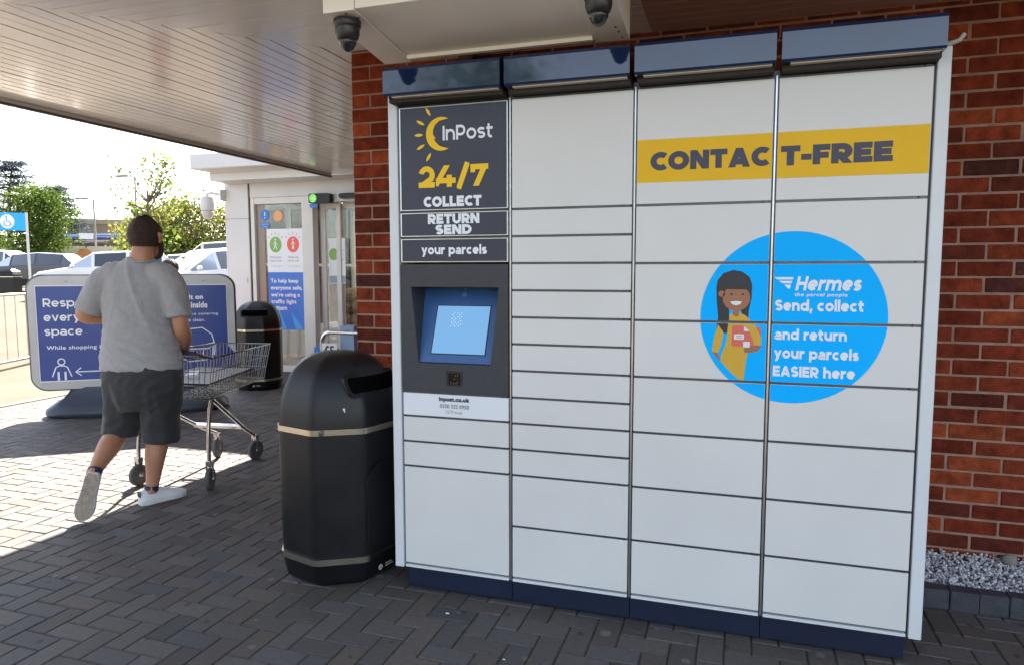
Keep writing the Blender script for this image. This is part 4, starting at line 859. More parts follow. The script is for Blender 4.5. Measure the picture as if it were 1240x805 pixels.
def man():
    t=thing('person','person in grey t-shirt and dark shorts walking away behind a trolley','person',(-2.12,0.58,0),YAW)
    b=MB(); hc=(0.090,0.030,1.640)
    chain(b,[(0.045,0.0,0.80,0.17,0.13),(0.045,0,0.95,0.19,0.135),(0.045,0,1.1,0.18,0.13),(0.05,0,1.28,0.16,0.105),(0.053,0,1.40,0.145,0.085),(0.062,-0.005,1.465,0.085,0.066),(0.075,0.0,1.525,0.066,0.068),(0.085,0.012,1.585,0.062,0.066),(0.088,0.025,1.64,0.06,0.06)])
    head(b,hc,0,1.02)
    chain(b,[(0.17,0,1.40,0.055,0.055),(0.250,-0.01,1.365,0.052,0.052),(0.290,-0.02,1.24,0.052,0.052),(0.306,-0.02,1.11,0.047,0.048),(0.285,0.055,1.035,0.048,0.046),(0.235,0.15,0.965,0.034,0.032),(0.222,0.175,0.95,0.031,0.027)])
    hand(b,(0.222,0.175,0.95),(-0.25,0.55,-0.10),(0.1,0.1,1),(-1,-0.2,0.05),1.1)
    chain(b,[(-0.08,0,1.40,0.055,0.055),(-0.155,-0.01,1.365,0.052,0.052),(-0.230,-0.03,1.26,0.053,0.053),(-0.268,-0.03,1.175,0.052,0.05),(-0.20,0.08,1.165,0.05,0.047),(-0.10,0.18,1.16,0.036,0.034),(-0.07,0.20,1.16,0.030,0.027)])
    hand(b,(-0.07,0.20,1.16),(0.9,0.35,0.05),(-0.2,0.5,0.8),(0.1,0.3,0.9),0.7)
    chain(b,[(0.125,0.0,0.86,0.11,0.12),(0.125,0.02,0.70,0.10,0.11),(0.118,0.06,0.50,0.068,0.072),(0.108,0.04,0.40,0.064,0.066),(0.100,0.005,0.31,0.062,0.064),(0.092,-0.01,0.20,0.047,0.048),(0.082,-0.02,0.11,0.037,0.041),(0.078,-0.022,0.07,0.037,0.045)])
    chain(b,[(-0.05,0.0,0.86,0.11,0.12),(-0.08,0.01,0.70,0.10,0.11),(-0.118,0.02,0.50,0.068,0.072),(-0.122,-0.04,0.425,0.066,0.066),(-0.120,-0.115,0.385,0.064,0.066),(-0.113,-0.22,0.325,0.047,0.048),(-0.106,-0.290,0.285,0.037,0.041),(-0.103,-0.315,0.265,0.037,0.043)])
    me=remeshed(b,0.0065,5); me.materials.append(SKIN); body=obj('body',me,None,t)
    eyes(t,hc); obj('hair',hair_cap(hc,1.0),HAIR,t,180)
    bd=MB(); chain(bd,[(hc[0]-0.077,hc[1]+0.015,hc[2]-0.02,0.006,0.016),(hc[0]-0.066,hc[1]+0.040,hc[2]-0.060,0.008,0.022),(hc[0]-0.040,hc[1]+0.072,hc[2]-0.092,0.011,0.024),(hc[0],hc[1]+0.090,hc[2]-0.104,0.013,0.024),(hc[0]+0.040,hc[1]+0.072,hc[2]-0.092,0.011,0.024),(hc[0]+0.066,hc[1]+0.040,hc[2]-0.060,0.008,0.022),(hc[0]+0.077,hc[1]+0.015,hc[2]-0.02,0.008,0.022)],side=(0,1,0.3)); obj('beard',bd,HAIR,t,180)
    s=MB()
    chain(s,[(0.046,0.0,0.852,0.243,0.168),(0.046,0.0,0.90,0.241,0.166),(0.043,0,1.02,0.220,0.158),(0.036,0,1.15,0.204,0.152),(0.034,0,1.26,0.202,0.146),(0.042,0,1.36,0.200,0.130),(0.050,-0.004,1.435,0.165,0.108),(0.060,-0.006,1.482,0.105,0.085),(0.068,-0.004,1.512,0.078,0.075)],n=28)
    chain(s,[(0.13,0,1.415,0.075,0.085),(0.212,-0.005,1.405,0.086,0.088),(0.266,-0.012,1.34,0.081,0.084),(0.286,-0.02,1.25,0.077,0.080),(0.297,-0.025,1.165,0.073,0.076)],n=20)
    chain(s,[(-0.03,0,1.415,0.075,0.085),(-0.118,-0.005,1.405,0.086,0.088),(-0.178,-0.015,1.345,0.082,0.084),(-0.224,-0.025,1.27,0.080,0.080),(-0.256,-0.03,1.198,0.075,0.078)],n=20)
    def ridge(p): return (1-abs(mnoise.noise(p))*2.2)
    def wr(c):
        low=min(1,max(0,(1.20-c.z)/0.22)); up=1-low; sd=-1 if c.y<0 else 1
        q=c.z*0.90-c.x*0.44*sd; r=c.z*0.44*sd+c.x*0.90          # slanting pulls round the waist
        d=low*(0.015*ridge(Vector((r*2.6+7,q*18,c.y*4)))+0.007*ridge(Vector((r*6,q*36+3,c.y*5))))
        d+=up*(0.013*ridge(Vector((c.x*10+c.z*3.0,c.z*1.7+5,c.y*3)))+0.004*ridge(Vector((c.x*19-c.z*5,c.z*3.5,c.y*6))))
        d+=0.006*mnoise.noise(Vector((c.x*6,c.y*6,c.z*6)))
        return max(0.75*d-0.005,-0.0045)
    me=remeshed(s,0.0062,8,wr); me.materials.append(SHIRT); obj('t_shirt',me,None,t)
    cl=MB(); cl.tube([(0.072+0.074*math.cos(a),-0.003+0.074*math.sin(a),1.508+0.012*math.sin(a)) for a in [2*PI*i/28 for i in range(28)]],0.0075,8,closed=True); obj('collar',cl,SHIRT,t,180)
    q=MB()
    chain(q,[(0.045,0.0,0.935,0.205,0.145),(0.045,0.0,0.87,0.228,0.160),(0.045,0,0.78,0.242,0.170),(0.042,0.0,0.68,0.225,0.158),(0.04,0.0,0.60,0.19,0.13)],n=28)
    chain(q,[(0.145,0.0,0.80,0.125,0.150),(0.142,0.02,0.65,0.117,0.135),(0.124,0.045,0.50,0.110,0.118),(0.113,0.055,0.385,0.108,0.112)],n=20)
    chain(q,[(-0.06,0.0,0.80,0.125,0.150),(-0.078,0.01,0.65,0.117,0.135),(-0.108,0.015,0.52,0.108,0.116),(-0.120,0.0,0.425,0.104,0.108)],n=20)
    def wr2(c):
        d=0.008*ridge(Vector((c.x*11,c.y*9,c.z*2.2)))+0.005*ridge(Vector((c.x*7+c.z*9,c.y*6,c.z*15-c.x*8)))+0.004*mnoise.noise(Vector((c.x*9,c.y*9,c.z*9)))
        return d-0.005
    me=remeshed(q,0.008,6,wr2); me.materials.append(SHORTS); obj('shorts',me,None,t)
    shoe('shoe',t,(0.030,-0.075,0.003),(0.205,0.155,0.003),(0,0,1))
    shoe('shoe',t,(-0.083,-0.350,0.292),(-0.152,-0.375,0.018),(-0.22,0.97,-0.05))
    for c,d in (((0.076,-0.022,0.085),(0.080,-0.020,0.118)),((-0.104,-0.308,0.268),(-0.107,-0.283,0.292))):
        k=MB(); k.tube([c,d],0.041,14); obj('sock',k,SHOE_NAVY,t,60)
    k=MB(); k.tube([(0.222+0.033*math.cos(a),0.163+0.018*math.sin(a),0.957+0.026*math.sin(a)) for a in [2*PI*i/16 for i in range(16)]],0.0045,6,closed=True); obj('wristband',k,BLACK,t)
    return t
man()
def bystander():
    t=thing('person','dark haired person whose forehead shows over the top of the poster stand','person',(-5.52,4.44,0),R(150))
    b=MB(); hc=(0,0.02,1.45)
    chain(b,[(0,0,0.72,0.15,0.11),(0,0,0.90,0.14,0.10),(0,0,1.10,0.15,0.10),(0,0,1.22,0.14,0.085),(0,0,1.29,0.07,0.06),(0,0.005,1.34,0.052,0.054),(0,0.015,1.42,0.05,0.05)])
    head(b,hc,0,0.98)
    for s in (-1,1):
        chain(b,[(0.09*s,0,1.23,0.05,0.05),(0.165*s,0,1.18,0.047,0.047),(0.19*s,-0.01,1.0,0.038,0.038),(0.19*s,0.03,0.80,0.028,0.028)])
        hand(b,(0.19*s,0.03,0.80),(0,0.1,-1),(s,0,0),(0,1,0),0.5,0.9)
        chain(b,[(0.075*s,0,0.76,0.08,0.09),(0.085*s,0,0.42,0.052,0.054),(0.09*s,-0.02,0.26,0.048,0.05),(0.09*s,-0.02,0.07,0.034,0.04),(0.09*s,0.03,0.04,0.036,0.035),(0.09*s,0.14,0.025,0.035,0.022)])
    me=remeshed(b,0.0085,4); me.materials.append(mat('skin_light',(0.50,0.28,0.19),0.5,sub=0.1)); obj('body',me,None,t); eyes(t,hc); obj('hair',hair_cap(hc,0.99),mat('hair_brown',(0.05,0.025,0.015),0.6,bump=0.6,bscale=250),t,180)
    s=MB(); chain(s,[(0,0,0.78,0.165,0.125),(0,0,1.0,0.155,0.115),(0,0,1.18,0.155,0.105),(0,0,1.27,0.08,0.07)],n=24)
    for q in (-1,1): chain(s,[(0.07*q,0,1.22,0.06,0.06),(0.16*q,0,1.19,0.06,0.06),(0.19*q,-0.01,1.03,0.052,0.052)])
    me=remeshed(s,0.01,5); me.materials.append(mat('shirt_red',(0.35,0.08,0.07),0.8)); obj('t_shirt',me,None,t)
    s=MB(); chain(s,[(0,0,0.80,0.16,0.12),(0,0,0.68,0.165,0.12)],n=24)
    for q in (-1,1): chain(s,[(0.08*q,0,0.74,0.085,0.10),(0.09*q,-0.01,0.4,0.066,0.07),(0.092*q,-0.02,0.09,0.056,0.06)])
    me=remeshed(s,0.01,5); me.materials.append(mat('jeans',(0.05,0.07,0.13),0.8)); obj('trousers',me,None,t)
bystander()

# ------------------------------------------------------------------ shop entrance lobby
LY=5.64
lob=thing('entrance_lobby','white flat-roofed glazed entrance lobby with sliding doors','entrance lobby',(-3,7,0))
mb=MB(); mb.box(-5.70,-0.64,5.04,10.2,2.80,3.0,0.01); 
mb.add([(-5.55,5.20,2.80),(-0.64,5.20,2.80),(-0.64,5.62,2.66),(-5.62,5.62,2.66)],[(0,1,2,3)])
mb.box(-5.60,-0.64,5.30,9.9,2.67,2.7995); obj('roof',mb,WHITE_PAINT,lob,world=True)
mb=MB(); mb.box(-3.5,-3.2,6.6,7.0,3.001,3.12,0.01); mb.box(-5.05,-4.7,5.6,5.9,3.001,3.05,0.005); obj('roof_vent',mb,mat('vent_dark',(0.06,0.06,0.07),0.5),lob,world=True)
mb=MB(); mb.box(-5.655,-5.25,LY,LY+0.35,0,2.668,0.006); mb.box(-5.655,-5.5,LY+0.351,10,0,0.5,0.004); pl=obj('pillar',mb,WHITE_PAINT,lob,world=True)
mb=MB(); mb.box(-5.66,-5.245,LY-0.003,LY+0.1,2.17,2.175); mb.box(-5.30,-5.295,LY-0.004,LY-0.001,1.25,1.33); obj('panel_joint',mb,FRAME_GREY,pl,world=True)
mb=MB(); mb.box(-5.246,-5.225,LY+0.02,LY+0.1,0,2.64); obj('shadow_gap',mb,BLACK,lob,world=True)
mb=MB(); mb.box(-5.222,-0.64,LY+0.005,LY+0.25,2.46,2.667,0.004); obj('header',mb,WHITE_PAINT,lob,world=True)
mb=MB()
for a,b in ((-5.222,-5.16),(-4.38,-4.20)): mb.box(a,b,LY+0.01,LY+0.14,0,2.459,0.004)
mb.box(-5.155,-0.64,LY+0.012,LY+0.13,2.37,2.458,0.003); mb.box(-5.155,-4.385,LY+0.02,LY+0.12,0.0,0.08,0.003)
obj('frame',mb,mat('frame_white',(0.62,0.60,0.57),0.4,var=0.05),lob,world=True)
mb=MB(); mb.box(-5.155,-5.02,LY+0.05,LY+0.06,0.08,2.36,0.001); mb.box(-4.395,-4.383,LY+0.05,LY+0.06,0.08,2.36,0.001); obj('door_edge',mb,mat('anodised_brown',(0.22,0.18,0.15),0.4,metal=0.6),lob,world=True)
mb=MB(); mb.box(-5.02,-4.396,LY+0.052,LY+0.058,0.09,2.36); obj('glass_pane',mb,GLASS,lob,world=True)
def leaf_door(x0,x1,y):
    m=MB(); f=0.07
    m.box(x0,x0+f,y,y+0.04,0.02,2.36,0.003); m.box(x1-f,x1,y,y+0.04,0.02,2.36,0.003); m.box(x0+f,x1-f,y+0.002,y+0.038,0.02,0.12,0.003); m.box(x0+f,x1-f,y+0.002,y+0.038,2.29,2.36,0.003)
    d=obj('sliding_door',m,MATS['frame_white'],lob,world=True)
    g=MB(); g.box(x0+f,x1-f,y+0.017,y+0.023,0.12,2.29); obj('glass_pane',g,GLASS,d,world=True)
leaf_door(-4.17,-3.86,LY+0.16); leaf_door(-3.93,-2.6,LY+0.22)
# side and rear glazing
mb=MB()
for y in (6.0,7.0,8.0,9.0,9.95): mb.box(-5.62,-5.55,y,y+0.06,0.5,2.66,0.003)
mb.box(-5.615,-5.555,6.06,9.95,1.5,1.55)
for x in (-5.6,-5.0,-4.4,-3.6,-2.8,-2.0,-1.2): mb.box(x,x+0.07,9.95,10.03,0,2.66,0.003)
mb.box(-5.5,-0.7,9.97,10.01,1.25,1.31)
obj('mullion',mb,MATS['frame_white'],lob,world=True)
mb=MB(); mb.box(-5.59,-5.58,6.06,9.95,0.5,2.66); mb.box(-5.53,-0.7,9.985,9.992,0,2.66); obj('glass_pane',mb,GLASS,lob,world=True)
mb=MB(); mb.add([(-5.6,LY+.02,0.004),(-0.64,LY+.02,0.004),(-0.64,10,0.004),(-5.6,10,0.004)],[(0,1,2,3)]); obj('lobby_floor',mb,mat('lobby_floor',(0.35,0.32,0.28),0.4,var=0.1),lob,world=True)
mb=MB()
for k in range(6): mb.box(-4.4+k*0.62,-3.95+k*0.62,6.4,9.4,2.655,2.668)
obj('ceiling_light',mb,mat('lobby_light',(0.8,0.8,0.8),0.4,emit=(1,0.95,0.85),estr=0.25),lob,world=True)

def disc_fn(y): return lambda u,v,d:(u,y-d,v)
fp=disc_fn(LY+0.050)
ps=thing('door_poster','tall white and blue notice on the fixed glass with green and red circles','poster',(-4.65,LY+0.04,1.3))
mb=MB(); mb.prism([(-4.985,1.41),(-4.40,1.41),(-4.40,2.02),(-4.985,2.02)],fp,0.0,0.002); w_=obj('white_panel',mb,NOTICE_WHITE,ps,world=True)
mb=MB(); mb.prism([(-4.985,0.60),(-4.39,0.60),(-4.39,1.408),(-4.985,1.408)],fp,0.0,0.002); b_=obj('blue_panel',mb,NOTICE_BLUE,ps,world=True)
mb=MB(); mb.flat([(-4.97,0.61),(-4.70,0.61),(-4.84,0.95),(-4.97,0.85)],fp,0.003); mb.flat([(-4.55,0.61),(-4.42,0.61),(-4.62,0.86)],fp,0.003); obj('chevron',mb,NOTICE_SKY,b_,world=True)
mb=MB(); mb.flat(circle(-4.845,1.80,0.10,0.112,32),fp,0.003); obj('circle_mark',mb,GREEN_MARK,w_,world=True)
mb=MB(); mb.flat(circle(-4.555,1.80,0.10,0.112,32),fp,0.003); obj('circle_mark',mb,RED_MARK,w_,world=True)
mb=MB()
for cx,wk in ((-4.845,1),(-4.555,0)):
    mb.flat(circle(cx,1.868,0.014,n=14),fp,0.004); ribbon(mb,[(cx-0.012*wk,1.845),(cx,1.80),(cx+0.02*wk+0.012*(1-wk),1.735)],0.014,fp,0.004); ribbon(mb,[(cx,1.80),(cx-0.03*wk-0.012*(1-wk),1.735)],0.012,fp,0.0042); ribbon(mb,[(cx-0.035,1.80),(cx,1.838),(cx+0.035,1.80)],0.01,fp,0.0044)
obj('figure_mark',mb,NOTICE_WHITE,w_,world=True)
mb=MB()
for cx in (-4.845,-4.555):
    for g in (40,65,90,115,140): ribbon(mb,[(cx+0.125*math.cos(R(g)),1.80+0.137*math.sin(R(g))),(cx+0.16*math.cos(R(g)),1.80+0.175*math.sin(R(g)))],0.008,fp,0.003)
text(mb,'When green,',-4.945,1.60,0.20,0.04,fp,0.003); text(mb,'please enter',-4.945,1.55,0.20,0.04,fp,0.003); text(mb,'When red,',-4.64,1.60,0.17,0.04,fp,0.003); text(mb,'please wait',-4.65,1.55,0.19,0.04,fp,0.003); text(mb,'Thank you for keeping safe',-4.94,1.485,0.21,0.02,fp,0.003); text(mb,'Thank you for keeping safe',-4.65,1.485,0.21,0.02,fp,0.003)
obj('lettering',mb,TEXT_GREY,w_,world=True)
mb=MB()
for k,(s,w) in enumerate((('To help keep',0.46),('everyone safe,',0.52),("we're using a",0.48),('traffic light',0.42),('system',0.26))): text(mb,s,-4.945,1.245-k*0.098,w,0.075,fp,0.003,0.03)
obj('lettering',mb,NOTICE_WHITE,b_,world=True)
st=thing('warning_sticker','round blue exclamation sticker on the fixed glass beside the entrance','sticker',(-5.0,LY+0.04,2.2))
mb=MB(); mb.prism(circle(-5.01,2.215,0.072,n=32),fp,0.0,0.0015); mb.prism([(-5.08,2.04),(-4.94,2.04),(-4.94,2.115),(-5.08,2.115)],fp,0.0,0.0015); d_=obj('backing',mb,NOTICE_BLUE,st,world=True)
mb=MB(); ribbon(mb,[(-5.01,2.258),(-5.01,2.205)],0.017,fp,0.0025); mb.flat(circle(-5.01,2.178,0.010,n=12),fp,0.0025); text(mb,'Automatic',-5.07,2.082,0.12,0.02,fp,0.0025); text(mb,'door',-5.04,2.05,0.06,0.02,fp,0.0025); obj('lettering',mb,NOTICE_WHITE,d_,world=True)
mb=MB(); mb.prism(circle(-4.79,2.20,0.075,n=32),disc_fn(LY+0.0505),0.0,0.0015); solid('round_sticker',mb,mat('peach',(0.75,0.36,0.16),0.5),'plain peach coloured round sticker on the fixed entrance glass','sticker')
# second notice behind, on the sliding door

pn=thing('door_poster','white notice with one green circle on the inner sliding door','poster',(-3.9,LY+0.17,1.6)); fq=disc_fn(LY+0.176)
mb=MB(); mb.prism([(-4.065,1.25),(-3.80,1.25),(-3.80,1.88),(-4.065,1.88)],fq,0,0.002); q_=obj('white_panel',mb,NOTICE_WHITE,pn,world=True)
mb=MB(); mb.flat(circle(-3.985,1.66,0.075,0.085,28),fq,0.003); obj('circle_mark',mb,GREEN_MARK,q_,world=True)
mb=MB(); mb.flat([(-4.06,1.26),(-3.805,1.26),(-3.805,1.36),(-4.06,1.36)],fq,0.003); obj('grey_band',mb,mat('band_grey',(0.28,0.32,0.38),0.5),q_,world=True)
mb=MB(); text(mb,'When green',-3.90,1.70,0.09,0.02,fq,0.003); text(mb,'please enter',-3.90,1.64,0.09,0.02,fq,0.003); text(mb,'when safe',-3.90,1.58,0.09,0.02,fq,0.003); obj('lettering',mb,TEXT_GREY,q_,world=True)
# traffic-light box
tl=thing('traffic_light','dark traffic light box showing green dots above the sliding doors','traffic light',(-3.95,LY-0.06,2.42))
fz=disc_fn(LY-0.10)
mb=MB(); mb.prism(rrect(-4.185,2.345,-3.86,2.475,0.03,4),fz,-0.10,0.0); h_=obj('case',mb,BLACK_PLASTIC,tl,world=True)
mb=MB()
for rr,n in ((0.012,5),(0.031,10),(0.049,14)):
    for k in range(n): mb.flat(circle(-4.115+rr*math.cos(2*PI*k/n),2.41+rr*math.sin(2*PI*k/n),0.0062,n=8),fz,0.002)
obj('green_light',mb,mat('led_green',(0.1,0.3,0.05),0.4,emit=(0.35,1.0,0.22),estr=0.3),h_,world=True)
mb=MB(); mb.prism([(-4.165,2.285),(-4.05,2.285),(-4.05,2.335),(-4.165,2.335)],fz,0,0.004); obj('label_plate',mb,NOTICE_BLUE,tl,world=True)
mb=MB(); mb.prism(rrect(-3.74,2.40,-3.30,2.47,0.03,5),disc_fn(LY-0.06),-0.065,0.0); solid('door_sensor',mb,BLACK_PLASTIC,'long black rounded door sensor above the sliding doors','door sensor')
# white pan-tilt camera on the lobby corner
pc=thing('security_camera','white pan-tilt camera on a bracket at the lobby corner','security camera',(-5.83,5.5,2.3))
mb=MB(); mb.tube([(0.20,0.12,0.21),(0.06,0.02,0.235),(0.0,0,0.225),(0,0,0.19)],0.024,10); mb.box(0.178,0.20,0.04,0.22,0.13,0.29,0.005); obj('bracket',mb,WHITE_PAINT,pc,60)
mb=MB(); mb.lathe([(0.035,0.19),(0.075,0.18),(0.092,0.15),(0.097,0.08),(0.097,0.02),(0.088,-0.01)],n=28); obj('housing',mb,WHITE_PAINT,pc,45)
mb=MB(); mb.lathe([(0.080,-0.011),(0.085,-0.05),(0.07,-0.10),(0.04,-0.13),(0.002,-0.138)],n=28); obj('dome',mb,mat('dome_grey',(0.5,0.48,0.46),0.15),pc,180)
# sacks of logs inside and rail in front
for k in range(9):
    mb=MB(); i,j=k%3,k//3
    mb.ell((0,0,0.11),0.25,0.2,0.125,18,10)
    for q,p in enumerate(mb.v): mb.v[q]=tuple(Vector(p)*(1+0.16*mnoise.noise(Vector(p)*9+Vector((k*3,0,0)))))
    cc=((0.20,0.12,0.07),(0.13,0.08,0.05),(0.30,0.20,0.12))[(k*2+j)%3]
    o=solid('log_sack',mb,mat('sack_%s'%('pale','dark','tan')[(k*2+j)%3],cc,0.8,var=0.5,scale=22,bump=0.6,bscale=40),('bottom','middle','top')[j]+' sack '+('left','centre','right')[i]+' in the heap of log sacks behind the lobby glass','sack','log sacks in the lobby',180)
    o.location=(-4.55+i*0.46,7.2+0.06*j,0.52+j*0.2)
tb=thing('display_table','low white display table under the heap of log sacks','table',(-4.1,7.2,0))
mb=MB(); mb.box(-0.8,0.85,-0.3,0.35,0.48,0.52,0.004); obj('table_top',mb,WHITE_PAINT,tb)
for x in (-0.75,0.8):
    for y in (-0.26,0.31): mb=MB(); mb.tube([(x,y,0),(x,y,0.48)],0.02,8); obj('leg',mb,WHITE_PAINT,tb)
hr=thing('hoop_rail','bent steel tube rail standing behind the near litter bin','rail',(-1.65,2.3,-0.06))
mb=MB(); a=[(-0.26,0,0.0),(-0.26,0,0.90)]+[(-0.26+0.09-0.09*math.cos(R(q)),0,0.90+0.09*math.sin(R(q))) for q in range(15,91,15)]+[(0.5,0.03,0.985)]+[(0.5+0.09*math.sin(R(q)),0.03,0.895+0.09*math.cos(R(q))) for q in range(15,91,15)]+[(0.59,0.03,0.0)]
mb.tube(a,0.017,12); obj('tube',mb,CHROME,hr,60)
mb=MB(); mb.prism([(-0.245,0.78),(-0.10,0.78),(-0.10,0.90),(-0.245,0.90)],FY,0.022,0.026); c_=obj('price_card',mb,NOTICE_WHITE,hr); 
mb=MB(); text(mb,'£5',-0.225,0.80,0.10,0.08,FY,0.027,0.04); obj('lettering',mb,TEXT_DARK,c_)
mb=MB(); mb.prism(rrect(-0.095,0.83,0.035,1.045,0.01,3),lambda u,v,d:(u,0.02+d,v),0.0,0.09); obj('dispenser',mb,mat('dispenser_blue',(0.22,0.33,0.50),0.4),hr)
mb=MB(); mb.prism(rrect(-0.35,0.76,-0.275,0.86,0.01,3),lambda u,v,d:(u,0.02+d,v),0.0,0.06); obj('dispenser',mb,NOTICE_BLUE,hr)

# ------------------------------------------------------------------ guard rail, accessible-parking sign, car-park bin
def guard_rail():
    t=thing('guard_rail','galvanised pedestrian guard rail at the car park edge','guard rail',(-8.8,4.5,0),math.atan2(0.93,-0.36))
    steel=mat('galvanised',(0.42,0.41,0.39),0.45,metal=0.8,var=0.15,scale=20); mb=MB()
    for z in (1.08,0.10): mb.tube([(-2.2,0,z),(2.2,0,z)],0.021,10)
    obj('rail',mb,steel,t,60); 
    for x in (-2.2,0.0,2.2): mb=MB(); mb.tube([(x,0,-0.01),(x,0,1.06)],0.021,10); obj('post',mb,steel,t,60)
    for k in range(19):
        x=-2.2+k*0.2444
        if abs(x)>0.03 and abs(abs(x)-2.2)>0.03: mb=MB(); mb.tube([(x,0,0.12),(x,0,1.06)],0.007,6); obj('infill_bar',mb,steel,t,60)
guard_rail()
ds=thing('parking_sign','blue accessible parking sign on a thin pole beyond the guard rail','sign',(-22.15,14.82,0.5),R(53))
mb=MB(); mb.tube([(0.42,0,-0.1),(0.42,0,2.9)],0.04,10); obj('pole',mb,mat('pole_grey',(0.5,0.5,0.5),0.4,metal=0.5),ds,60)
mb=MB(); mb.prism(rrect(-0.60,2.28,0.41,2.88,0.03,4),FY,0.0,0.02); p_=obj('panel',mb,SIGN_CYAN,ds)
mb=MB(); mb.flat(circle(-0.12,2.58,0.20,0.24,32),FY,0.022); d2=obj('white_disc',mb,NOTICE_WHITE,p_)
mb=MB(); ribbon(mb,[(-0.14,2.72),(-0.14,2.58),(-0.06,2.58),(-0.02,2.46),(0.01,2.46)],0.028,FY,0.024); ribbon(mb,arc(-0.12,2.52,0.095,140,350,16),0.024,FY,0.0245); mb.flat(circle(-0.145,2.745,0.024,n=12),FY,0.024); obj('wheelchair_mark',mb,SIGN_CYAN,d2)
pb=thing('litter_bin','small square black litter bin out in the car park by the guard rail','litter bin',(-24.29,16.23,gz(-24.29,16.23)),R(20))
mb=MB(); mb.box(-0.27,0.27,-0.25,0.25,0,0.66,0.03); obj('body',mb,BLACK_PLASTIC,pb)
mb=MB(); mb.loft([[(sx*w,sy*w*0.93,z) for sx,sy in ((-1,-1),(1,-1),(1,1),(-1,1))] for w,z in ((0.28,0.665),(0.28,0.72),(0.23,0.84),(0.12,0.92))]); obj('hood',mb,BLACK_PLASTIC,pb)
mb=MB(); mb.box(-0.275,0.275,-0.255,0.255,0.63,0.655); obj('band',mb,BAND,pb)

# ------------------------------------------------------------------ cars
CAR={
 'suv':[(2.20,.72,.42,.70,.72,.55),(2.12,.86,.30,.86,.90,.62),(1.15,.91,.25,1.02,1.06,.72),(0.40,.92,.25,1.06,1.56,.60),(-.55,.92,.25,1.08,1.64,.60),(-1.55,.91,.25,1.10,1.58,.58),(-2.05,.87,.28,1.06,1.12,.68),(-2.22,.80,.42,.80,.84,.62)],
 'saloon':[(2.25,.70,.40,.62,.64,.52),(2.15,.84,.26,.76,.80,.62),(1.15,.88,.22,.92,.96,.70),(0.25,.89,.22,.96,1.40,.57),(-.60,.89,.22,.97,1.45,.57),(-1.35,.88,.22,.98,1.36,.55),(-2.0,.85,.25,.98,1.02,.66),(-2.22,.78,.40,.78,.82,.60)],
 'hatch':[(2.00,.70,.40,.66,.68,.52),(1.92,.82,.26,.80,.84,.60),(1.15,.85,.22,.94,.98,.68),(0.45,.86,.22,.98,1.44,.56),(-.50,.86,.22,.99,1.50,.56),(-1.50,.85,.22,1.00,1.42,.54),(-1.85,.82,.25,.96,1.0,.64),(-1.98,.76,.40,.76,.80,.60)],
 'van':[(2.55,.80,.45,.80,.84,.60),(2.48,.92,.30,1.02,1.06,.70),(1.85,.95,.25,1.16,1.22,.78),(1.05,.96,.25,1.18,1.90,.72),(0.0,.96,.25,1.18,1.98,.74),(-1.2,.96,.25,1.18,1.98,.74),(-2.40,.96,.25,1.18,1.96,.74),(-2.50,.93,.30,1.0,1.90,.72)]}
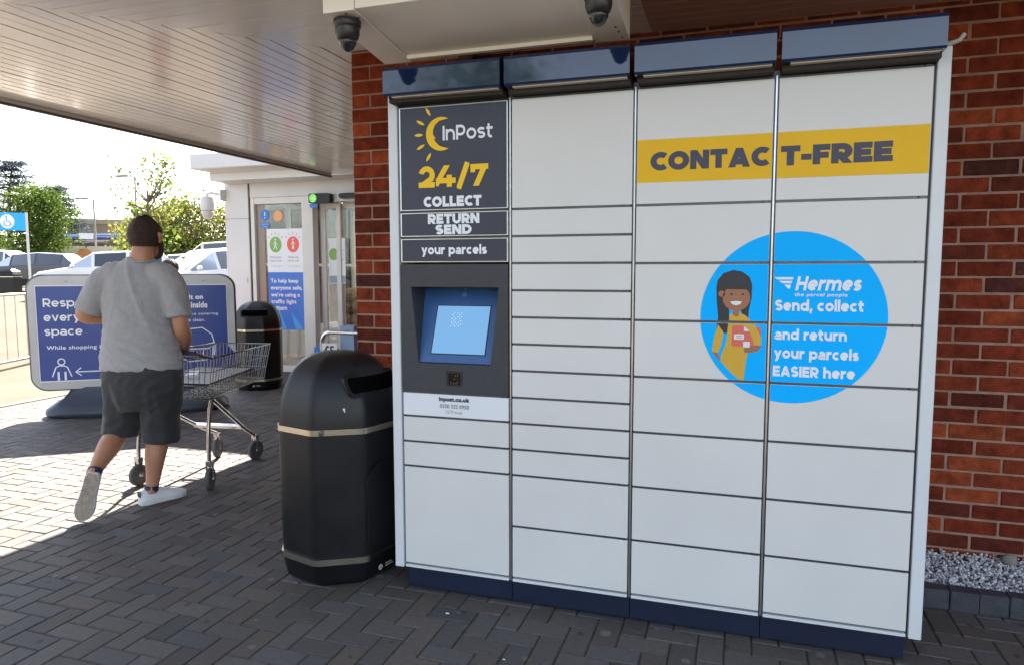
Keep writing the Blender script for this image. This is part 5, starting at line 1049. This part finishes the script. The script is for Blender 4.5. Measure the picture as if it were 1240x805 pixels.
def car(kind,label,x,y,rz,paint,name='parked_car',cat='car',group='cars parked beyond the entrance',stripes=False):
    t=thing(name,label,cat,(x,y,gz(x,y)-0.012),rz,group); S=CAR[kind]; body=MB(); gl=MB()
    def pts(s):
        X,w,z0,zb,zr,wr=s
        return [(X,w*.86,z0),(X,w*.99,z0+(zb-z0)*.35),(X,w,zb-(zb-z0)*.15),(X,w*.965,zb),(X,wr+.03,zr-.03),(X,wr*.8,zr),(X,0,zr+.025)]
    Q=[pts(s) for s in S]
    for sg in (-1,1):
        for i in range(len(Q)-1):
            for k in range(6):
                q=[Q[i][k],Q[i+1][k],Q[i+1][k+1],Q[i][k+1]]; q=[Vector((p[0],p[1]*sg,p[2])) for p in q]
                c=sum(q,Vector())/4; cab=(S[i][4]-S[i][3]>.2 or S[i+1][4]-S[i+1][3]>.2)
                side=(k==3 and cab and not (kind=='van' and i>=4)); wind=(k>=4 and (S[i+1][4]-S[i+1][3]>.2) and not (S[i][4]-S[i][3]>.2)); rear=(k>=4 and (S[i][4]-S[i][3]>.2) and not (S[i+1][4]-S[i+1][3]>.2))
                if side or wind or rear:
                    fr=0.90 if side else 0.94; ins=[c+(p-c)*fr for p in q]
                    if wind or rear: ins=[Vector((p.x+(c.x-p.x)*.05,p.y if abs(p.y)<.01 else p.y*.97,p.z)) for p in q]
                    body.add(q+ins,[(a,(a+1)%4,(a+1)%4+4,a+4) for a in range(4)]); nrm=(q[1]-q[0]).cross(q[2]-q[0]).normalized(); gl.add(ins,[(0,1,2,3)])
                else: body.add(q,[(0,1,2,3)])
        for e in (0,-1): 
            q=[Vector((p[0],p[1]*sg,p[2])) for p in Q[e]]; q.append(Vector((q[0].x,0,q[0].z))); body.add(q,[tuple(range(8))])
    bm=body.mesh('body',paint,35); b=obj('body',bm,None,t); 
    obj('window',gl.mesh('window',CARGLASS,35),None,t)
    r=0.33 if kind!='hatch' else 0.30
    wb=S[0][0]-0.85
    for X in (wb,-wb+0.05):
        for sg in (-1,1):
            w=S[3][1]
            m=MB(); m.lathe([(r-.05,-.10),(r-.01,-.09),(r,-.05),(r,.05),(r-.01,.09),(r-.05,.10)],n=28); wh=obj('wheel',m,TYRE,t,40); wh.location=(X,sg*(w-.085),r); wh.rotation_euler=(R(90)*-sg,0,0)
            m=MB(); m.lathe([(r*.68,.095),(r*.66,.106),(r*.2,.100),(r*.12,.108),(.001,.108)],n=28)
            for k in range(10): g=2*PI*k/10; m.obox((r*.42*math.cos(g),r*.42*math.sin(g),.110),(r*.24*math.cos(g),r*.24*math.sin(g),0),(-.022*math.sin(g),.022*math.cos(g),0),(0,0,.004))
            obj('rim',m,ALU,wh)
            m=MB(); m.prism([(X+(r+.055)*math.cos(g),r+(r+.055)*math.sin(g)) for g in [2*PI*k/24 for k in range(24)] if r+(r+.055)*math.sin(g)>0.2],lambda u,v,d:(u,sg*d,v),w-.2,w+.002); obj('wheel_arch',m,BLACK,t)
    for sg in (-1,1):
        m=MB(); m.ell((S[1][0]+.02,sg*(S[1][1]-.13),S[1][3]-.10),.08,.13,.07,14,8); obj('headlight',m,mat('lamp_glass',(0.7,0.72,0.75),0.08),t,180)
        m=MB(); m.ell((S[-2][0]-.06,sg*(S[-2][1]-.10),S[-2][3]-.14),.08,.10,.09,14,8); obj('tail_light',m,mat('lamp_red',(0.45,0.02,0.02),0.15),t,180)
        m=MB(); m.ell((S[2][0]-.18,sg*(S[2][1]+.09),S[2][3]+.08),.06,.10,.07,12,8); obj('mirror',m,paint,t,180)
        m=MB(); [m.box(X,X+.16,sg*(S[3][1]+.004)-.008,sg*(S[3][1]+.004)+.008,S[3][3]-.16,S[3][3]-.135) for X in (-.15,-1.1)]; obj('door_handle',m,paint,t)
    m=MB(); m.box(S[0][0]-.02,S[0][0]+.012,-.26,.26,.45,.56,.005); obj('number_plate',m,NOTICE_WHITE,t)
    m=MB(); m.box(S[0][0]-.03,S[0][0]+.008,-.45,.45,.58,.68,.01); obj('grille',m,BLACK,t)
    if stripes:
        m=MB()
        for k in range(5): m.box(-2.0+.1*k,-.4-.2*k,-.985,-.975,1.62-.1*k,1.66-.1*k)
        obj('marking',m,mat('van_mark',(0.4,0.45,0.55),0.5),t)
    return t
P_DARK=mat('paint_graphite',(0.05,0.05,0.052),0.25,coat=1); P_WHITE=mat('paint_white',(0.72,0.73,0.74),0.3,coat=1); P_SILVER=mat('paint_silver',(0.48,0.49,0.50),0.3,metal=0.6,coat=1); P_CREAM=mat('paint_cream',(0.62,0.56,0.45),0.3,coat=1)
vd=lambda px:0
car('suv','dark grey estate car facing left beyond the guard rail',-27.4,19.5,R(205),P_DARK)
car('van','white panel van with grey stripes parked behind the dark car',-36.2,24.2,R(22),P_WHITE,'parked_van','van',stripes=True)
car('hatch','white car nearest the poster stand with a dark side window',-17.6,14.6,R(222),P_WHITE)
car('saloon','white car behind the shoulder of the walking man',-16.7,16.6,R(200),P_WHITE)
car('suv','white car with a big pale windscreen beside the lobby pillar',-11.6,12.3,R(250),P_WHITE)
car('van','cream van behind the white cars beside the lobby pillar',-17.0,19.6,R(215),P_CREAM,'parked_van','van')
car('saloon','silver car half hidden behind the trees in the far row',-21.5,21.0,R(205),P_SILVER)
car('hatch','silver car at the far left of the car park row',-32.5,19.0,R(205),P_SILVER)

# ------------------------------------------------------------------ petrol station, low building, lamps, hoarding
ps_=thing('petrol_station','low petrol station with a blue and white canopy across the car park','petrol station',(-50.9,43.4,0.5),R(49))
mb=MB(); mb.add([(-2.7,-3,3.40),(2.7,-3,3.55),(2.7,3,3.55),(-2.7,3,3.40),(-2.7,-3,3.62),(2.7,-3,3.98),(2.7,3,3.98),(-2.7,3,3.62)],[(0,1,2,3),(4,7,6,5),(0,4,5,1),(1,5,6,2),(2,6,7,3),(3,7,4,0)]); cn=obj('canopy',mb,mat('forecourt_blue',(0.03,0.07,0.34),0.4),ps_)
mb=MB(); mb.box(-2.7,2.7,-3.05,-3.01,3.60,3.66); mb.add([(-2.75,-3.02,3.62),(2.75,-3.02,3.82),(2.75,-3.02,4.02),(-2.75,-3.02,3.70)],[(0,1,2,3)]); obj('canopy_stripe',mb,mat('forecourt_pale',(0.30,0.42,0.62),0.4),cn)
mb=MB(); mb.box(-1.1,-0.1,-3.08,-3.055,3.40,3.88); obj('canopy_sign',mb,NOTICE_WHITE,cn)
for x in (-1.9,1.2): mb=MB(); mb.box(x-.15,x+.15,-1.2,-.9,0,3.4); obj('column',mb,STONE_PALE,ps_)
mb=MB(); mb.box(-2.6,3.4,1.0,6,0,3.2); kk=obj('kiosk',mb,mat('kiosk_grey',(0.2,0.17,0.15),0.7),ps_)
for x in (-2.3,-0.4,1.5): mb=MB(); mb.box(x,x+1.6,.97,.995,.6,2.6); obj('window',mb,CARGLASS,kk)
fbm=thing('flat_building','long flat-roofed brown building behind the petrol station','building',(-62.5,55.5,0.5),R(48))
mb=MB(); mb.box(-3.6,4.0,-4,4,0,5.5); wl=obj('wall',mb,mat('brown_render',(0.27,0.20,0.15),0.85,var=0.1,scale=0.6),fbm)
mb=MB(); mb.box(-3.8,4.2,-4.2,4.2,5.5,6.0); obj('roof',mb,mat('roof_brown',(0.33,0.25,0.19),0.8,var=0.1),fbm)
mb=MB(); [mb.box(x,x+1.4,-4.03,-4.002,1.5,3) for x in (-3,-.5,2)]; obj('window',mb,CARGLASS,wl)
def lamp(label,x,y,h,rz):
    t=thing('street_lamp',label,'street lamp',(x,y,0.5),rz,'street lamps over the car park')
    mb=MB(); mb.tube([(0,0,-.2),(0,0,h-.1),(0,0,h)],0.07,8,rs=[.09,.06,.05]); obj('pole',mb,mat('lamp_pole',(0.22,0.22,0.22),0.5),t,60)
    mb=MB(); mb.tube([(0,0,h-.03),(-.5,0,h+.03)],0.035,8); obj('arm',mb,MATS['lamp_pole'],t,60)
    mb=MB(); mb.obox((-.8,0,h+.05),(.36,0,.02),(0,.14,0),(0,0,.06)); obj('lamp_head',mb,MATS['lamp_pole'],t)
lamp('single arm street lamp standing clear in front of the pale sky',-42.1,35.7,5.9,R(18)); lamp('distant street lamp beside the dark cedar',-62.7,50.0,5.8,R(190)); lamp('street lamp behind the young tree with its head among the leaves',-35.2,32.7,6.8,R(18))
hd=thing('hoarding','white advertising hoarding with orange roundels below the petrol station','hoarding',(-40.8,34.6,0.5),R(45))
mb=MB(); mb.box(-2.0,1.6,0,0.06,1.3,2.55); p_=obj('board',mb,mat('hoard_cream',(0.6,0.52,0.45),0.6),hd)
mb=MB(); mb.flat(circle(-.75,1.95,.45,n=24),FY,.01); mb.flat([(-.25,1.8),(1.2,1.8),(1.2,2.1),(-.25,2.1)],FY,.01); obj('roundel',mb,mat('hoard_orange',(0.6,0.22,0.08),0.6),p_)
for x in (-1.9,-.2,1.5): mb=MB(); mb.box(x-.05,x+.05,.065,.15,-.1,2.5); obj('post',mb,BARK,hd)
hw=thing('low_wall','low dark fence wall along the back of the car park','wall',(-38,33,0.5),R(35))
mb=MB(); mb.box(-26,26,1.2,1.35,0,1.1); obj('panel',mb,mat('fence_dark',(0.09,0.08,0.08),0.8,var=0.3,scale=1.5),hw)

# ------------------------------------------------------------------ trees
def tree(name,label,x,y,h,kind,seed,group='trees around the car park',zb=None):
    r=np.random.default_rng(seed); zb=gz(x,y)-0.05 if zb is None else zb
    t=thing(name,label,'tree',(x,y,zb),r.uniform(0,6.28),group); wood=MB(); L=[]
    def limb(p,q,r0,r1,bend=.1):
        p=np.array(p,float); q=np.array(q,float); n=5; P=[]
        off=r.normal(0,bend,3)*np.linalg.norm(q-p)
        for k in range(n): s=k/(n-1); P.append(tuple(p+(q-p)*s+off*math.sin(PI*s)))
        wood.tube(P,r0,7,rs=[r0+(r1-r0)*k/(n-1) for k in range(n)]); return P
    tips=[]
    if kind=='cedar':
        limb((0,0,0),(0.2,0,h),0.35,0.04,.02)
        for lv in range(15):
            z=h*(0.18+0.80*lv/14); ln=(1-(lv/15.5)**1.4)*h*0.42+0.4
            for k in range(7):
                g=r.uniform(0,6.28); l=ln*r.uniform(.6,1.1); e=(l*math.cos(g),l*math.sin(g),z+l*r.uniform(.05,.28)); limb((0,0,z),e,.07,.015,.05)
                for s in np.linspace(.3,1,6): tips.append((e[0]*s,e[1]*s,z+(e[2]-z)*s,.35+.35*(1-s),.12,26))
        pal=[(0.10,0.12,0.145),(0.14,0.16,0.19),(0.075,0.095,0.11)]; ls=.13  # blue-grey needles, lightened so the colour carries the distance haze
    elif kind=='young':
        limb((0,0,0),(0.05,0.1,h*.75),.09,.03,.03)
        for k in range(26):
            z=h*r.uniform(.22,.7); g=r.uniform(0,6.28); up=r.uniform(.35,1.1); l=h*r.uniform(.16,.36)*(1.1-.4*z/h); e=(l*math.cos(g)*.75,l*math.sin(g)*.75,min(h*1.0,z+l*up)); P=limb((0,0,z),e,.03,.008,.08)
            for s in (.5,.75,.95,1.0): tips.append((e[0]*s,e[1]*s,z+(e[2]-z)*s,.20,.16,11))
        for k in range(7):
            g=r.uniform(0,6.28); l=h*.12*r.uniform(.4,1.6); e=(l*math.cos(g),l*math.sin(g),h*r.uniform(.86,1.0)); limb((0,0,h*.68),e,.02,.005,.1); tips.append((*e,.16,.14,12)); tips.append((e[0]*.7,e[1]*.7,h*.68+(e[2]-h*.68)*.6,.18,.15,11))
        pal=[(0.13,0.19,0.035),(0.20,0.25,0.06),(0.085,0.125,0.025),(0.26,0.22,0.06)]; ls=.075
    else:
        limb((0,0,0),(0,0,h*.5),.2,.1,.02); top=h
        for k in range(60 if kind=='round' else 46):
            z=h*r.uniform(.16,.96); f=(z/h-.16)/.8; w=h*(.33 if kind=='round' else .50)*math.sin(PI*min(1,max(.06,.14+.80*f)))**.75; g=r.uniform(0,6.28); l=w*math.sqrt(r.uniform(.12,1.15)); e=(l*math.cos(g),l*math.sin(g),z); limb((0,0,z*.55),e,.05,.012,.08)
            tips.append((*e,h*.095,h*.075,95))
            for s in range(2): tips.append((e[0]*r.uniform(.6,1.12),e[1]*r.uniform(.6,1.12),z+r.normal(0,h*.05),h*.07,h*.055,50))
        pal=[(0.060,0.105,0.020),(0.095,0.145,0.030),(0.038,0.070,0.014),(0.13,0.17,0.04)] if kind=='round' else [(0.12,0.16,0.035),(0.17,0.21,0.05),(0.075,0.11,0.025),(0.22,0.20,0.07)]; ls=.085 if kind=='round' else .08
    V=[];F=[];T=[]
    lv=MB()
    for (cx,cy,cz,sx,sz,n) in tips:
        base=np.array(pal[r.integers(len(pal))])*r.uniform(.8,1.2)
        c=np.stack([r.normal(cx,sx,n),r.normal(cy,sx,n),r.normal(cz,sz,n)],1); a=r.normal(0,1,(n,3)); a/=np.linalg.norm(a,axis=1,keepdims=True); b=np.cross(a,r.normal(0,1,(n,3))); b/=np.linalg.norm(b,axis=1,keepdims=True)+1e-9
        if kind=='cedar': a[:,2]*=.3; b[:,2]*=.3
        sz_=ls*r.uniform(.6,1.35,(n,1)); a=a*sz_; b=b*sz_*.6
        for i in range(n):
            k=len(lv.v); lv.v.extend([tuple(c[i]-a[i]),tuple(c[i]+b[i]),tuple(c[i]+a[i]),tuple(c[i]-b[i])]); lv.f.append((k,k+1,k+2,k+3)); lv.t.append(tuple(np.clip(base*r.uniform(.8,1.25),0,1)))
    obj('trunk',wood,BARK,t,60,fix=False); obj('crown',lv,LEAF,t,fix=False)
    return t
tree('cedar_tree','tall blue-grey cedar at the far left behind the green tree',-59.6,43.0,10.4,'cedar',3)
tree('cedar_tree','second blue-grey cedar rising just behind the first',-59.5,47.2,8.6,'cedar',5)
tree('round_tree','dense green round tree standing in front of the cedars',-41.2,30.7,6.1,'round',11)
tree('round_tree','smaller green tree low at the left edge beside the round tree',-47.5,31.0,5.0,'round',12)
tree('young_tree','slender young tree with sparse top leaves behind the man',-17.75,16.3,4.8,'young',23)
tree('hedge_tree','yellow-green bushy tree behind the head of the man',-24.9,24.6,3.9,'bushy',31)
tree('hedge_tree','yellow-green bushy tree between the young tree and the pillar',-22.8,24.6,4.3,'bushy',32)
tree('hedge_tree','yellow-green bushy tree half hidden by the lobby pillar',-22.2,27.6,4.6,'bushy',33)
tree('hedge_tree','bushy tree seen through the fixed glass of the lobby',-14.0,21.5,4.2,'bushy',34)
tree('hedge_tree','bushy tree seen through the sliding doors of the lobby',-9.5,18.5,4.4,'bushy',35)
tree('hedge_tree','bushy tree beside the petrol station end',-35.5,34.0,4.2,'bushy',36)
tree('round_tree','large tree across the car park behind the viewer, mirrored in the hoods',-7.0,-19.5,8.5,'round',41,zb=0)
tree('round_tree','second large tree behind the viewer further along the car park',-1.5,-24.0,6.8,'round',42,zb=0)
# scattered litter on the paving near the locker
for k,(x,y,s) in enumerate(((0.62,-0.42,0.006),(0.28,-0.16,0.009))):
    mb=MB(); mb.ell((0,0,0),s,s*0.5,s*0.3,10,6); o=solid('litter_scrap',mb,NOTICE_WHITE,('tiny white scrap on the paving in front of the third column','flat white fleck on the paving below the left column')[k],'litter'); o.location=(x,y,0.005)
